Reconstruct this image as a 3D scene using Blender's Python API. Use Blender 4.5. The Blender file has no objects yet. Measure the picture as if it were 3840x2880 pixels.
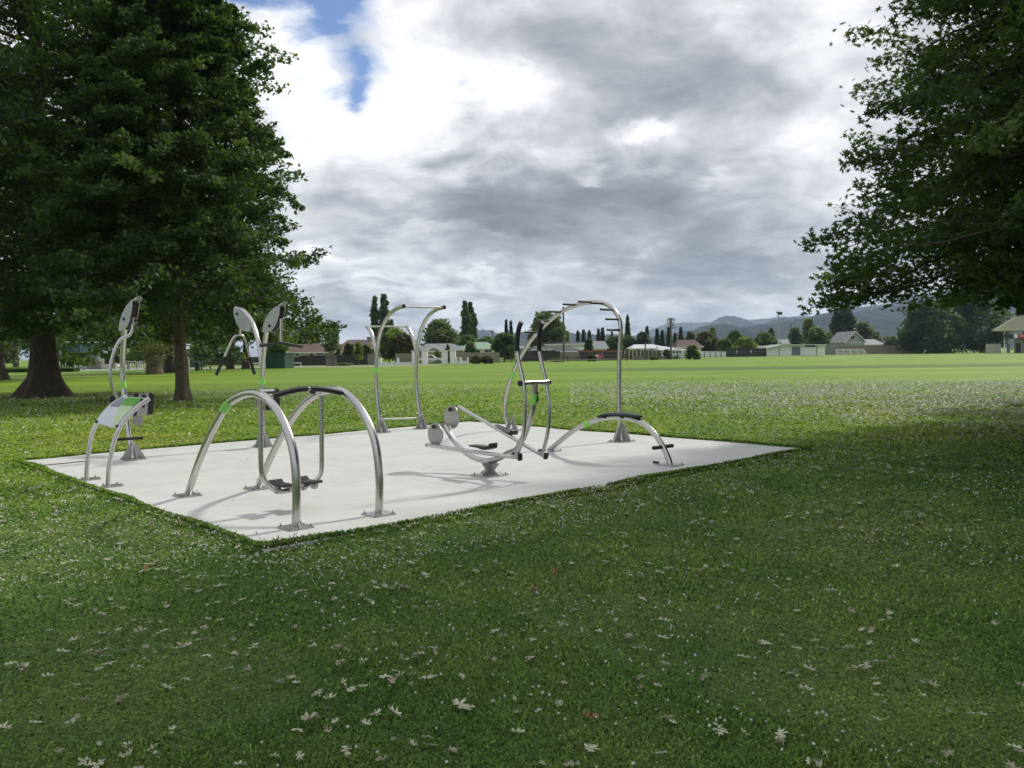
import bpy, math, random
import numpy as np
from mathutils import Vector
random.seed(7); RNG = np.random.default_rng(7)
SC = bpy.context.scene; COL = SC.collection
# ------------------------------------------------------------------ camera model (used to survey positions)
F = 3080.; H = 1.5; RHO = .0125; PITCH = math.atan(115 / F)
cp, sp = math.cos(PITCH), math.sin(PITCH); cr, sr = math.cos(RHO), math.sin(RHO)
FW = (0, cp, -sp); RT = (cr, -sr * sp, -sr * cp); UP = (sr, cr * sp, cr * cp)
def ray(px, py):
    a, b = px - 1920, 1440 - py
    return [FW[i] * F + RT[i] * a + UP[i] * b for i in range(3)]
def G(px, py, z=0.):
    d = ray(px, py); t = (z - H) / d[2]; return (d[0] * t, d[1] * t)
def V(px, py, Y):
    d = ray(px, py); t = Y / d[1]; return Vector((d[0] * t, Y, H + d[2] * t))
def VP(px, py, P, dr):
    n = (-dr[1], dr[0]); d = ray(px, py)
    t = (P[0] * n[0] + P[1] * n[1]) / (d[0] * n[0] + d[1] * n[1])
    return Vector((d[0] * t, d[1] * t, H + d[2] * t))
cam = bpy.data.cameras.new('camera'); co = bpy.data.objects.new('camera', cam); COL.objects.link(co)
cam.sensor_width = 36; cam.lens = F / 3840 * 36; cam.clip_end = 30000; cam.clip_start = .05
from mathutils import Matrix
co.matrix_world = Matrix(((RT[0], UP[0], -FW[0], 0), (RT[1], UP[1], -FW[1], 0), (RT[2], UP[2], -FW[2], H), (0, 0, 0, 1)))
SC.camera = co
SUN_AZ = (.77, .64); SUN_EL = math.radians(41)

# ------------------------------------------------------------------ node helpers
def nd(nt, t, **kw):
    n = nt.nodes.new(t)
    for k, v in kw.items(): setattr(n, k, v)
    return n
def setin(nt, sock, v):
    if hasattr(v, 'is_output') or isinstance(v, bpy.types.NodeSocket): nt.links.new(v, sock)
    else: sock.default_value = v
def M(nt, op, a, b=0., c=0., clamp=False):
    n = nd(nt, 'ShaderNodeMath', operation=op, use_clamp=clamp)
    for s, v in zip(n.inputs, (a, b, c)): setin(nt, s, v)
    return n.outputs[0]
def mixc(nt, f, a, b, mode='MIX'):
    n = nd(nt, 'ShaderNodeMix', data_type='RGBA', blend_type=mode)
    setin(nt, n.inputs[0], f)
    for s, v in ((n.inputs[6], a), (n.inputs[7], b)):
        if isinstance(v, (tuple, list)): v = tuple(v)[:3] + (1,)
        setin(nt, s, v)
    return n.outputs[2]
def noise(nt, scale, detail=4., rough=.55, vec=None, dist=0.):
    n = nd(nt, 'ShaderNodeTexNoise'); n.inputs['Scale'].default_value = scale
    n.inputs['Detail'].default_value = detail; n.inputs['Roughness'].default_value = rough
    n.inputs['Distortion'].default_value = dist
    if vec is not None: nt.links.new(vec, n.inputs['Vector'])
    return n.outputs['Fac']
def ramp(nt, f, stops):
    n = nd(nt, 'ShaderNodeValToRGB'); e = n.color_ramp.elements
    while len(e) < len(stops): e.new(.5)
    for k, (p, c) in enumerate(stops):
        e[k].position = p; e[k].color = tuple(c)[:3] + (1,)
    setin(nt, n.inputs[0], f); return n.outputs[0]
def newmat(name):
    m = bpy.data.materials.new(name); m.use_nodes = True; nt = m.node_tree
    b = nt.nodes['Principled BSDF']; return m, nt, b
def objco(nt, scale=None):
    n = nd(nt, 'ShaderNodeTexCoord')
    if scale is None: return n.outputs['Object']
    mp = nd(nt, 'ShaderNodeMapping'); mp.inputs['Scale'].default_value = scale
    nt.links.new(n.outputs['Object'], mp.inputs[0]); return mp.outputs[0]
def bump(nt, b, h, strength=.3, dist=.01):
    n = nd(nt, 'ShaderNodeBump'); n.inputs['Strength'].default_value = strength
    n.inputs['Distance'].default_value = dist; nt.links.new(h, n.inputs['Height'])
    nt.links.new(n.outputs[0], b.inputs['Normal'])
def mat(name, col, rough=.6, metal=0., var=.2, scale=6., bmp=0., spec=.5, stretch=None, col2=None):
    m, nt, b = newmat(name)
    v = objco(nt, stretch)
    f = noise(nt, scale, 5, .6, v)
    c2 = col2 if col2 else tuple(x * (1 - var) for x in col)
    c1 = col if col2 else tuple(min(1, x * (1 + var)) for x in col)
    c = ramp(nt, f, [(.3, c2), (.7, c1)])
    nt.links.new(c, b.inputs['Base Color'])
    b.inputs['Roughness'].default_value = rough; b.inputs['Metallic'].default_value = metal
    b.inputs['Specular IOR Level'].default_value = spec
    if bmp: bump(nt, b, f, bmp, .02)
    return m
def foliage_mat(name, dark, mid, light, trans=.35):
    m = bpy.data.materials.new(name); m.use_nodes = True; nt = m.node_tree; nt.nodes.clear()
    out = nd(nt, 'ShaderNodeOutputMaterial')
    at = nd(nt, 'ShaderNodeAttribute', attribute_name='tint')
    c = ramp(nt, at.outputs['Fac'], [(0., dark), (.5, mid), (1., light)])
    b = nd(nt, 'ShaderNodeBsdfPrincipled'); b.inputs['Roughness'].default_value = .55
    b.inputs['Specular IOR Level'].default_value = .3
    nt.links.new(c, b.inputs['Base Color'])
    t = nd(nt, 'ShaderNodeBsdfTranslucent')
    nt.links.new(mixc(nt, .6, c, (.25, .45, .05)), t.inputs[0])
    mx = nd(nt, 'ShaderNodeMixShader'); mx.inputs[0].default_value = trans
    nt.links.new(b.outputs[0], mx.inputs[1]); nt.links.new(t.outputs[0], mx.inputs[2])
    nt.links.new(mx.outputs[0], out.inputs[0]); return m

# ------------------------------------------------------------------ mesh builder
class MB:
    def __init__(s): s.v = []; s.f = []; s.sm = []
    def add(s, vs, fs, smooth=False):
        o = len(s.v); s.v += [tuple(v) for v in vs]
        for f in fs: s.f.append([i + o for i in f]); s.sm.append(smooth)
        return s
    def box(s, c, size, rz=0., ex=None, ey=None):
        ca, sa = math.cos(rz), math.sin(rz)
        ex = Vector(ex) if ex else Vector((ca, sa, 0)); ey = Vector(ey) if ey else Vector((-sa, ca, 0))
        ez = ex.cross(ey); c = Vector(c); hx, hy, hz = [q / 2 for q in size]
        vs = [c + ex * x + ey * y + ez * z for x in (-hx, hx) for y in (-hy, hy) for z in (-hz, hz)]
        return s.add(vs, [(0, 1, 3, 2), (4, 6, 7, 5), (0, 4, 5, 1), (2, 3, 7, 6), (0, 2, 6, 4), (1, 5, 7, 3)])
    def tube(s, pts, r, n=12, caps=True, r1=None):
        pts = [Vector(p) for p in pts]; N = len(pts); rings = []
        rr = r if hasattr(r, '__len__') else [r + ((r1 if r1 is not None else r) - r) * k / (N - 1) for k in range(N)]
        t = (pts[1] - pts[0]).normalized()
        u = t.cross(Vector((0, 0, 1)));  u = u if u.length > .01 else t.cross(Vector((1, 0, 0)))
        u.normalize(); vs = []
        for k in range(N):
            t = (pts[min(k + 1, N - 1)] - pts[max(k - 1, 0)]).normalized()
            u = (u - t * u.dot(t)).normalized(); w = t.cross(u)
            for j in range(n):
                a = 2 * math.pi * j / n; vs.append(pts[k] + (u * math.cos(a) + w * math.sin(a)) * rr[k])
        fs = [(k * n + j, k * n + (j + 1) % n, (k + 1) * n + (j + 1) % n, (k + 1) * n + j) for k in range(N - 1) for j in range(n)]
        s.add(vs, fs, True)
        if caps:
            s.add(vs[:n], [tuple(range(n))[::-1]]); s.add(vs[-n:], [tuple(range(n))])
        return s
    def cyl(s, p0, p1, r, n=16, r1=None): return s.tube([p0, p1], r, n, True, r1)
    def prism(s, poly, th, nrm):
        nrm = Vector(nrm).normalized() * th / 2; n = len(poly)
        a = [Vector(p) - nrm for p in poly]; b = [Vector(p) + nrm for p in poly]
        fs = [tuple(range(n))[::-1], tuple(range(n, 2 * n))] + [(i, (i + 1) % n, n + (i + 1) % n, n + i) for i in range(n)]
        return s.add(a + b, fs)
    def ball(s, c, r, nu=10, nv=7, sc=(1, 1, 1)):
        c = Vector(c); vs = [c + Vector((0, 0, r * sc[2]))]
        for i in range(1, nv):
            th = math.pi * i / nv
            for j in range(nu):
                ph = 2 * math.pi * j / nu
                vs.append(c + Vector((math.sin(th) * math.cos(ph) * r * sc[0], math.sin(th) * math.sin(ph) * r * sc[1], math.cos(th) * r * sc[2])))
        vs.append(c - Vector((0, 0, r * sc[2]))); L = len(vs) - 1
        fs = [(0, 1 + j, 1 + (j + 1) % nu) for j in range(nu)]
        for i in range(nv - 2):
            for j in range(nu):
                a = 1 + i * nu; fs.append((a + j, a + nu + j, a + nu + (j + 1) % nu, a + (j + 1) % nu))
        a = 1 + (nv - 2) * nu; fs += [(L, a + (j + 1) % nu, a + j) for j in range(nu)]
        return s.add(vs, fs, True)
ORG = {}
def tag(o, label=None, cat=None, group=None, kind=None):
    for k, v in (('label', label), ('category', cat), ('group', group), ('kind', kind)):
        if v: o[k] = v
    return o
def empty(name, loc, label=None, cat=None, group=None):
    o = bpy.data.objects.new(name, None); COL.objects.link(o); o.location = loc
    o.empty_display_size = .2; ORG[o] = Vector(loc); return tag(o, label, cat, group)
def link_mesh(name, me, m, parent=None, org=None):
    if m: me.materials.append(m)
    o = bpy.data.objects.new(name, me); COL.objects.link(o)
    if parent is not None: o.parent = parent; ORG[o] = ORG[parent]
    else:
        o.location = org or (0, 0, 0); ORG[o] = Vector(org or (0, 0, 0))
    return o
def obj(name, mb, m, parent=None, org=None, bevel=0.):
    L = ORG[parent] if parent is not None else Vector(org or (0, 0, 0))
    me = bpy.data.meshes.new(name)
    me.from_pydata([tuple(Vector(v) - L) for v in mb.v], [], mb.f)
    me.polygons.foreach_set('use_smooth', mb.sm); me.update()
    o = link_mesh(name, me, m, parent, org)
    if bevel:
        bv = o.modifiers.new('bevel', 'BEVEL'); bv.width = bevel; bv.segments = 2; bv.limit_method = 'ANGLE'
    return o
def npmesh(name, verts, faces, m, parent=None, org=None, tint=None, vattr=True, smooth=False):
    """verts (N,3) world, faces (Fn,k)"""
    L = ORG[parent] if parent is not None else Vector(org or (0, 0, 0))
    me = bpy.data.meshes.new(name); n, (fn, k) = len(verts), faces.shape
    me.vertices.add(n); me.vertices.foreach_set('co', (verts - np.array(L)).astype(np.float32).ravel())
    me.loops.add(fn * k); me.loops.foreach_set('vertex_index', faces.astype(np.int32).ravel())
    me.polygons.add(fn); me.polygons.foreach_set('loop_start', np.arange(0, fn * k, k, dtype=np.int32))
    if smooth: me.polygons.foreach_set('use_smooth', np.ones(fn, dtype=bool))
    if tint is not None:
        a = me.attributes.new('tint', 'FLOAT', 'FACE'); a.data.foreach_set('value', tint.astype(np.float32))
    me.update(calc_edges=True)
    return link_mesh(name, me, m, parent, org)

def spline(pts, step=None, n=60, smooth=2):
    P = [Vector(p) for p in pts]; out = []
    P = [P[0] * 2 - P[1]] + P + [P[-1] * 2 - P[-2]]
    sub = max(2, n // (len(P) - 3))
    for i in range(1, len(P) - 2):
        for k in range(sub):
            t = k / sub; a, b, c, d = P[i - 1:i + 3]
            out.append(.5 * ((2 * b) + (c - a) * t + (2 * a - 5 * b + 4 * c - d) * t * t + (3 * b - 3 * c + d - a) * t ** 3))
    out.append(P[-2])
    for _ in range(smooth):
        out = [out[0]] + [(out[i - 1] + out[i] * 2 + out[i + 1]) / 4 for i in range(1, len(out) - 1)] + [out[-1]]
    return out
def resmooth(pts, k):  # strong fairing that keeps the ends
    for _ in range(k):
        pts = [pts[0]] + [(pts[i - 1] + pts[i] * 2 + pts[i + 1]) / 4 for i in range(1, len(pts) - 1)] + [pts[-1]]
    return pts

# ------------------------------------------------------------------ materials
def metal_mat(name, base, rough, seed=0.):
    m, nt, b = newmat(name)
    v = objco(nt); f = noise(nt, 35, 4, .6, v); g = noise(nt, 3.1 + seed, 3, .6, v)
    r = M(nt, 'MULTIPLY_ADD', f, .12, rough - .04)
    nt.links.new(r, b.inputs['Roughness']); b.inputs['Metallic'].default_value = 1.
    nt.links.new(ramp(nt, g, [(.3, tuple(x * .8 for x in base)), (.7, base)]), b.inputs['Base Color'])
    bump(nt, b, f, .03, .001); return m
STEEL = metal_mat('stainless_steel', (.62, .61, .59), .26)
STEELP = metal_mat('brushed_plate', (.5, .5, .49), .42, .4)
STEELD = metal_mat('dull_steel', (.42, .42, .42), .4, .8)
BLACK = mat('black_rubber', (.012, .012, .014), .55, 0, .25, 30, .1)
BLACKG = mat('black_plastic', (.015, .015, .018), .35, 0, .2, 12)
GREENB = mat('green_band', (.26, .66, .13), .45, 0, .08, 8)
CORDG = mat('grey_sticker', (.06, .08, .09), .5, 0, .3, 60)

def concrete():
    m, nt, b = newmat('painted_concrete'); v = objco(nt)
    f = noise(nt, 1.1, 6, .6, v); g = noise(nt, 60, 4, .7, v); h = noise(nt, 4., 5, .65, v)
    base = ramp(nt, f, [(.3, (.545, .545, .525)), (.7, (.635, .635, .61))])
    st = ramp(nt, h, [(.52, (1, 1, 1)), (.68, (.91, .91, .905))])
    base = mixc(nt, 1., base, st, 'MULTIPLY')
    sp_ = ramp(nt, noise(nt, 14, 2, .5, v), [(.76, (1, 1, 1)), (.8, (.55, .52, .48))])
    base = mixc(nt, 1., base, sp_, 'MULTIPLY')
    sx = nd(nt, 'ShaderNodeSeparateXYZ'); gg = nd(nt, 'ShaderNodeNewGeometry'); nt.links.new(gg.outputs['Position'], sx.inputs[0])
    for (dx, dy, o) in ((.723, .69, 2.9), (.723, .69, 5.8), (-.69, .723, 3.95)):
        q = M(nt, 'ADD', M(nt, 'MULTIPLY', sx.outputs[0], dx), M(nt, 'MULTIPLY', sx.outputs[1], dy))
        q = M(nt, 'ABSOLUTE', M(nt, 'SUBTRACT', q, (-1.933 * dx + 6.401 * dy) + o))
        base = mixc(nt, M(nt, 'MULTIPLY', M(nt, 'LESS_THAN', q, .007), .6), base, (.25, .25, .24))
    gr = ramp(nt, g, [(.3, (.94, .94, .94)), (.7, (1.04, 1.04, 1.04))])
    nt.links.new(mixc(nt, 1., base, gr, 'MULTIPLY'), b.inputs['Base Color'])
    b.inputs['Roughness'].default_value = .75; bump(nt, b, g, .15, .003); return m
CONC = concrete()

def lawn_mat(name, tuft=False):
    m, nt, b = newmat(name)
    geo = nd(nt, 'ShaderNodeNewGeometry'); pos = geo.outputs['Position']
    sepn = nd(nt, 'ShaderNodeSeparateXYZ'); nt.links.new(pos, sepn.inputs[0])
    big = noise(nt, .16, 3, .5, pos); mid = noise(nt, .9, 4, .6, pos); fine = noise(nt, 26, 4, .7, pos)
    park = ramp(nt, big, [(.36, (.056, .094, .027)), (.5, (.074, .116, .033)), (.68, (.098, .124, .042))])
    park = mixc(nt, 1., park, ramp(nt, mid, [(.3, (.66, .78, .7)), (.7, (1.36, 1.18, 1.2))]), 'MULTIPLY')
    fld = ramp(nt, noise(nt, .05, 3, .5, pos), [(.35, (.142, .245, .012)), (.65, (.195, .295, .018))])
    # mown bands of the sports field, then one darker stretch on its right
    wv = nd(nt, 'ShaderNodeTexWave'); wv.inputs['Scale'].default_value = .028; wv.inputs['Distortion'].default_value = 1.5
    wv.bands_direction = 'Y'; nt.links.new(pos, wv.inputs[0])
    bd = M(nt, 'ABSOLUTE', M(nt, 'SUBTRACT', M(nt, 'ADD', sepn.outputs[1], M(nt, 'MULTIPLY', big, 8.)), 75.))
    bd = M(nt, 'MULTIPLY', M(nt, 'SUBTRACT', 1., M(nt, 'DIVIDE', M(nt, 'SUBTRACT', bd, 5.), 3., clamp=True)), M(nt, 'DIVIDE', M(nt, 'ADD', sepn.outputs[0], 4.), 18., clamp=True))
    fld = mixc(nt, bd, fld, (.085, .15, .02))
    fld = mixc(nt, 1., fld, ramp(nt, wv.outputs['Fac'], [(0., (.85, .88, .85)), (1., (1.05, 1.05, 1.05))]), 'MULTIPLY')
    yy = M(nt, 'ADD', sepn.outputs[1], M(nt, 'MULTIPLY', M(nt, 'SUBTRACT', big, .5), 26.))
    # the sports turf starts nearer on the right-hand side of the lawn
    yy = M(nt, 'ADD', yy, M(nt, 'MULTIPLY', sepn.outputs[0], .12))
    k = M(nt, 'DIVIDE', M(nt, 'SUBTRACT', yy, 14.), 30., clamp=True)
    # tree shade painted into the colour: darker clover before the pad, brighter lawn behind
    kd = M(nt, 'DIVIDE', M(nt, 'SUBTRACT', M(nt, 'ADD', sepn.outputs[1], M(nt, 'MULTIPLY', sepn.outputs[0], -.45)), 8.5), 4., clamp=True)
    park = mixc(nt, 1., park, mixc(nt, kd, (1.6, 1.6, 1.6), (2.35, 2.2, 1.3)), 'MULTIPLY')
    c = mixc(nt, k, park, fld)
    if tuft:
        at = nd(nt, 'ShaderNodeAttribute', attribute_name='tint')
        t = ramp(nt, at.outputs['Fac'], [(0., (.6, .7, .55)), (.5, (1.7, 1.8, 1.5)), (.88, (2.5, 2.6, 2.1)), (1., (3.4, 3.2, 2.8))])
        c = mixc(nt, 1., c, t, 'MULTIPLY')
    else:
        t = ramp(nt, fine, [(.3, (.62, .62, .62)), (.7, (1.3, 1.3, 1.3))])
        c = mixc(nt, 1., c, t, 'MULTIPLY'); bump(nt, b, fine, .6, .04)
    nt.links.new(c, b.inputs['Base Color']); b.inputs['Roughness'].default_value = .7
    b.inputs['Specular IOR Level'].default_value = .2
    if tuft:
        tr = nd(nt, 'ShaderNodeBsdfTranslucent'); nt.links.new(c, tr.inputs[0])
        mx = nd(nt, 'ShaderNodeMixShader'); mx.inputs[0].default_value = .3
        o = nt.nodes['Material Output']
        nt.links.new(b.outputs[0], mx.inputs[1]); nt.links.new(tr.outputs[0], mx.inputs[2]); nt.links.new(mx.outputs[0], o.inputs[0])
    return m
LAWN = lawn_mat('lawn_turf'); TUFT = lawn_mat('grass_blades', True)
def bark_mat(name, c1, c2):
    m, nt, b = newmat(name); v = objco(nt, (6, 6, 1.2)); f = noise(nt, 3, 6, .7, v)
    nt.links.new(ramp(nt, f, [(.35, c1), (.65, c2)]), b.inputs['Base Color'])
    b.inputs['Roughness'].default_value = .9; bump(nt, b, f, .8, .05); return m
BARK = bark_mat('oak_bark', (.06, .048, .034), (.19, .155, .115))
BARKD = bark_mat('dark_bark', (.03, .024, .018), (.10, .08, .06))
BARKL = bark_mat('pale_bark', (.12, .1, .075), (.3, .26, .2))
OAKL = foliage_mat('oak_leaves', (.014, .032, .013), (.034, .068, .022), (.105, .145, .036), .24)
OAKR = foliage_mat('pin_oak_leaves', (.014, .028, .012), (.030, .056, .018), (.09, .13, .034), .26)
FM = {
 'green': foliage_mat('green_leaves', (.03, .055, .018), (.07, .11, .032), (.14, .18, .055)),
 'dark': foliage_mat('dark_leaves', (.016, .03, .014), (.034, .055, .022), (.08, .105, .038)),
 'conifer': foliage_mat('conifer_needles', (.016, .032, .02), (.036, .06, .034), (.075, .105, .05), .1),
 'deep': foliage_mat('deep_green_leaves', (.008, .016, .009), (.018, .032, .016), (.045, .062, .025)),
 'yellow': foliage_mat('yellow_green_leaves', (.1, .13, .02), (.2, .24, .035), (.32, .34, .06)),
 'pale': foliage_mat('pale_green_leaves', (.07, .1, .04), (.14, .18, .07), (.26, .3, .13)),
 'brown': foliage_mat('bronze_leaves', (.05, .035, .018), (.1, .07, .03), (.16, .12, .05)),
 'purple': foliage_mat('dark_red_leaves', (.025, .014, .013), (.05, .026, .022), (.085, .05, .035)),
 'olive': foliage_mat('olive_leaves', (.04, .055, .02), (.09, .11, .04), (.17, .19, .075)),
 'hedge': foliage_mat('hedge_leaves', (.035, .06, .015), (.07, .12, .025), (.14, .22, .05)),
}
# ------------------------------------------------------------------ world: sky with broken cloud
def build_world():
    w = bpy.data.worlds.new('World'); SC.world = w; w.use_nodes = True; nt = w.node_tree
    bg = nt.nodes['Background']; bg.inputs[1].default_value = .1
    sky = nd(nt, 'ShaderNodeTexSky', sky_type='NISHITA'); sky.sun_disc = False
    sky.sun_elevation = SUN_EL; sky.sun_rotation = math.atan2(SUN_AZ[0], SUN_AZ[1])
    tc = nd(nt, 'ShaderNodeTexCoord'); d = tc.outputs['Generated']
    s = nd(nt, 'ShaderNodeSeparateXYZ'); nt.links.new(d, s.inputs[0])
    x, y, z = s.outputs
    # cloud deck coordinates: the direction projected on a flat layer
    zz = M(nt, 'MAXIMUM', M(nt, 'ADD', z, .27), .05)
    cb = nd(nt, 'ShaderNodeCombineXYZ')
    nt.links.new(M(nt, 'DIVIDE', x, zz), cb.inputs[0]); nt.links.new(M(nt, 'DIVIDE', y, zz), cb.inputs[1])
    uv = cb.outputs[0]
    n1 = noise(nt, 2.3, 8, .56, uv, .35); n2 = noise(nt, 6., 7, .6, uv, .5); n3 = noise(nt, 1.1, 3, .5, uv, .2); n0 = noise(nt, .55, 3, .5, uv)
    nw = noise(nt, 2.1, 5, .6, uv); nv2 = noise(nt, 3.3, 5, .6, uv, .3)
    az = M(nt, 'ARCTAN2', x, y); el = M(nt, 'ARCSINE', z)
    azw = M(nt, 'ADD', az, M(nt, 'MULTIPLY', M(nt, 'SUBTRACT', nw, .5), .16))
    elw = M(nt, 'ADD', el, M(nt, 'MULTIPLY', M(nt, 'SUBTRACT', nv2, .5), .16))
    def blob(px, py, rx, ry, amp, acc):
        r = ray(px * 1.736, py * 1.736); L = math.sqrt(sum(q * q for q in r))
        a0 = math.atan2(r[0], r[1]); e0 = math.asin(r[2] / L); k = 1.736 / F
        da = M(nt, 'DIVIDE', M(nt, 'SUBTRACT', azw, a0), rx * k); de = M(nt, 'DIVIDE', M(nt, 'SUBTRACT', elw, e0), ry * k)
        q = M(nt, 'ADD', M(nt, 'MULTIPLY', da, da), M(nt, 'MULTIPLY', de, de))
        g = M(nt, 'MULTIPLY', M(nt, 'EXPONENT', M(nt, 'MULTIPLY', q, -1.)), amp)
        return g if acc is None else M(nt, 'ADD', acc, g)
    L = None
    for b in ((790, 330, 110, 80, .28), (930, 235, 150, 80, .26), (1120, 215, 80, 60, .34), (660, 160, 120, 40, .16), (1370, 275, 70, 28, .42),
              (1262, 378, 45, 18, .36), (640, 260, 70, 150, .3), (620, 60, 140, 60, .3), (860, 60, 90, 60, .22), (1400, 700, 700, 22, .2), (1750, 330, 90, 80, .14), (1560, 20, 160, 50, .1), (1820, 150, 110, 110, .1),
              (680, 545, 160, 24, .2), (1060, 500, 60, 14, .14), (900, 610, 240, 22, .2), (760, 690, 300, 20, .16), (1750, 650, 220, 16, .12), (1560, 400, 40, 26, .2),
              (1190, 425, 200, 58, -.42), (1010, 400, 110, 60, -.22), (1440, 440, 170, 70, -.26), (1380, 540, 260, 44, -.3), (1300, 130, 230, 80, -.16), (1150, 90, 100, 70, -.12), (1180, 20, 120, 50, -.12),
              (1560, 180, 220, 90, -.1), (900, 475, 240, 30, -.2), (1700, 560, 260, 36, -.18), (800, 650, 250, 16, -.1), (1650, 610, 300, 16, -.1)):
        L = blob(*b, L)
    L = M(nt, 'ADD', L, M(nt, 'MULTIPLY', M(nt, 'SUBTRACT', n1, .5), 1.05))
    L = M(nt, 'ADD', L, M(nt, 'MULTIPLY', M(nt, 'SUBTRACT', n2, .5), .7))
    L = M(nt, 'ADD', L, M(nt, 'MULTIPLY', M(nt, 'SUBTRACT', n3, .5), .4))
    L = M(nt, 'ADD', L, .53)
    L = M(nt, 'MULTIPLY_ADD', L, .80, .195)
    cloud = ramp(nt, L, [(0., (.12, .13, .16)), (.26, (.235, .25, .285)), (.44, (.36, .375, .41)), (.59, (.55, .56, .59)), (.74, (.80, .81, .83)), (.86, (1.0, 1.0, 1.01)), (1., (1.14, 1.14, 1.14))])
    cloud10 = mixc(nt, 1., cloud, (10, 10, 10), 'MULTIPLY')
    C = None
    for b in ((725, 75, 105, 105, 1.1), (570, 25, 70, 40, .8), (752, 190, 26, 60, .5), (1025, 235, 34, 34, .6), (510, 5, 50, 40, .8)):
        C = blob(*b, C)
    C = M(nt, 'ADD', C, M(nt, 'MULTIPLY', M(nt, 'SUBTRACT', n1, .5), 2.4)); C = M(nt, 'ADD', C, M(nt, 'MULTIPLY', M(nt, 'SUBTRACT', n2, .5), 1.6))
    hole = M(nt, 'MULTIPLY', M(nt, 'MULTIPLY', M(nt, 'SUBTRACT', C, .5), 1.), 1.7, clamp=True)
    # open sky behind and overhead of the photographer: a few more gaps
    blue = mixc(nt, 1., sky.outputs[0], (.74, .86, 1.1), 'MULTIPLY')
    nt.links.new(mixc(nt, hole, cloud10, blue), bg.inputs[0])
build_world()
sun = bpy.data.lights.new('sun', 'SUN'); sun.energy = 2.4; sun.angle = math.radians(4); sun.color = (1, .95, .86)
so = bpy.data.objects.new('sun', sun); COL.objects.link(so)
sd = Vector((SUN_AZ[0] * math.cos(SUN_EL), SUN_AZ[1] * math.cos(SUN_EL), math.sin(SUN_EL))).normalized()
so.rotation_euler = sd.to_track_quat('Z', 'Y').to_euler(); so.location = (30, 30, 60)
SC.view_settings.view_transform = 'Standard'; SC.view_settings.look = 'None'; SC.view_settings.gamma = 1
SC.view_settings.exposure = 0.3

# ------------------------------------------------------------------ slab and ground
sN, sL, sR, sF = [Vector(G(*p) + (0,)) for p in ((1005, 2053), (81, 1727), (3030, 1681), (1736, 1582))]
AX = (sR - sN).normalized(); BX = Vector((-AX.y, AX.x, 0))      # a: to the right and away, b: to the left and away
LA = (sR - sN).length; LB = ((sL - sN).dot(BX) + (sF - sR).dot(BX)) / 2
def inslab(x, y, m=0.):
    qx, qy = x - sN.x, y - sN.y
    a = qx * AX.x + qy * AX.y; b = qx * BX.x + qy * BX.y
    return (a > -m) & (a < LA + m) & (b > -m) & (b < LB + m)
mb = MB(); c = sN + AX * LA / 2 + BX * LB / 2
mb.box((c.x, c.y, -.06), (LA + .1, LB + .1, .12), ex=AX, ey=BX)
tag(obj('concrete_pad', mb, CONC, org=(c.x, c.y, 0), bevel=.008), 'pale painted concrete pad carrying the exercise machines', kind='structure')
mb = MB()
Lx = [-9000, -400, -60, -12, 12, 60, 400, 9000]; Ly = [-3000, -20, 0, 25, 60, 140, 400, 9000]
mb.add([(x, y, -.03) for y in Ly for x in Lx], [(j * 8 + i, j * 8 + i + 1, j * 8 + i + 9, j * 8 + i + 8) for j in range(7) for i in range(7)])
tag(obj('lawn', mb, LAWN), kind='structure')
ASPH = mat('pale_asphalt', (.30, .29, .28), .85, 0, .12, 2.)
mb = MB()
pts = [(-75, 100), (-40, 106), (-10, 113), (-10.5, 122), (-41, 120), (-76, 113)]
mb.add([(x, y, -.022) for x, y in pts], [(0, 1, 4, 5), (1, 2, 3, 4)])
tag(obj('access_road', mb, ASPH), kind='structure')
CHALK = mat('line_paint', (.62, .66, .55), .9, 0, .15, 3.)
for q in (((2462, 1353), (2705, 1353.5)), ((2755, 1353), (2830, 1353)), ((2850, 1351), (2868, 1351)), ((2898, 1350.5), (2918, 1350.5)), ((2945, 1349), (2962, 1349)),
          ((3000, 1344.5), (3019, 1344.5)), ((3064, 1344), (3082, 1344)), ((3103, 1343.5), (3180, 1341.5))):
    a, b = Vector(G(*q[0]) + (-.024,)), Vector(G(*q[1]) + (-.024,)); w = Vector((0, .75, 0))
    tag(obj('field_line', MB().add([a - w, b - w, b + w, a + w], [(0, 1, 2, 3)]), CHALK), kind='structure')

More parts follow.
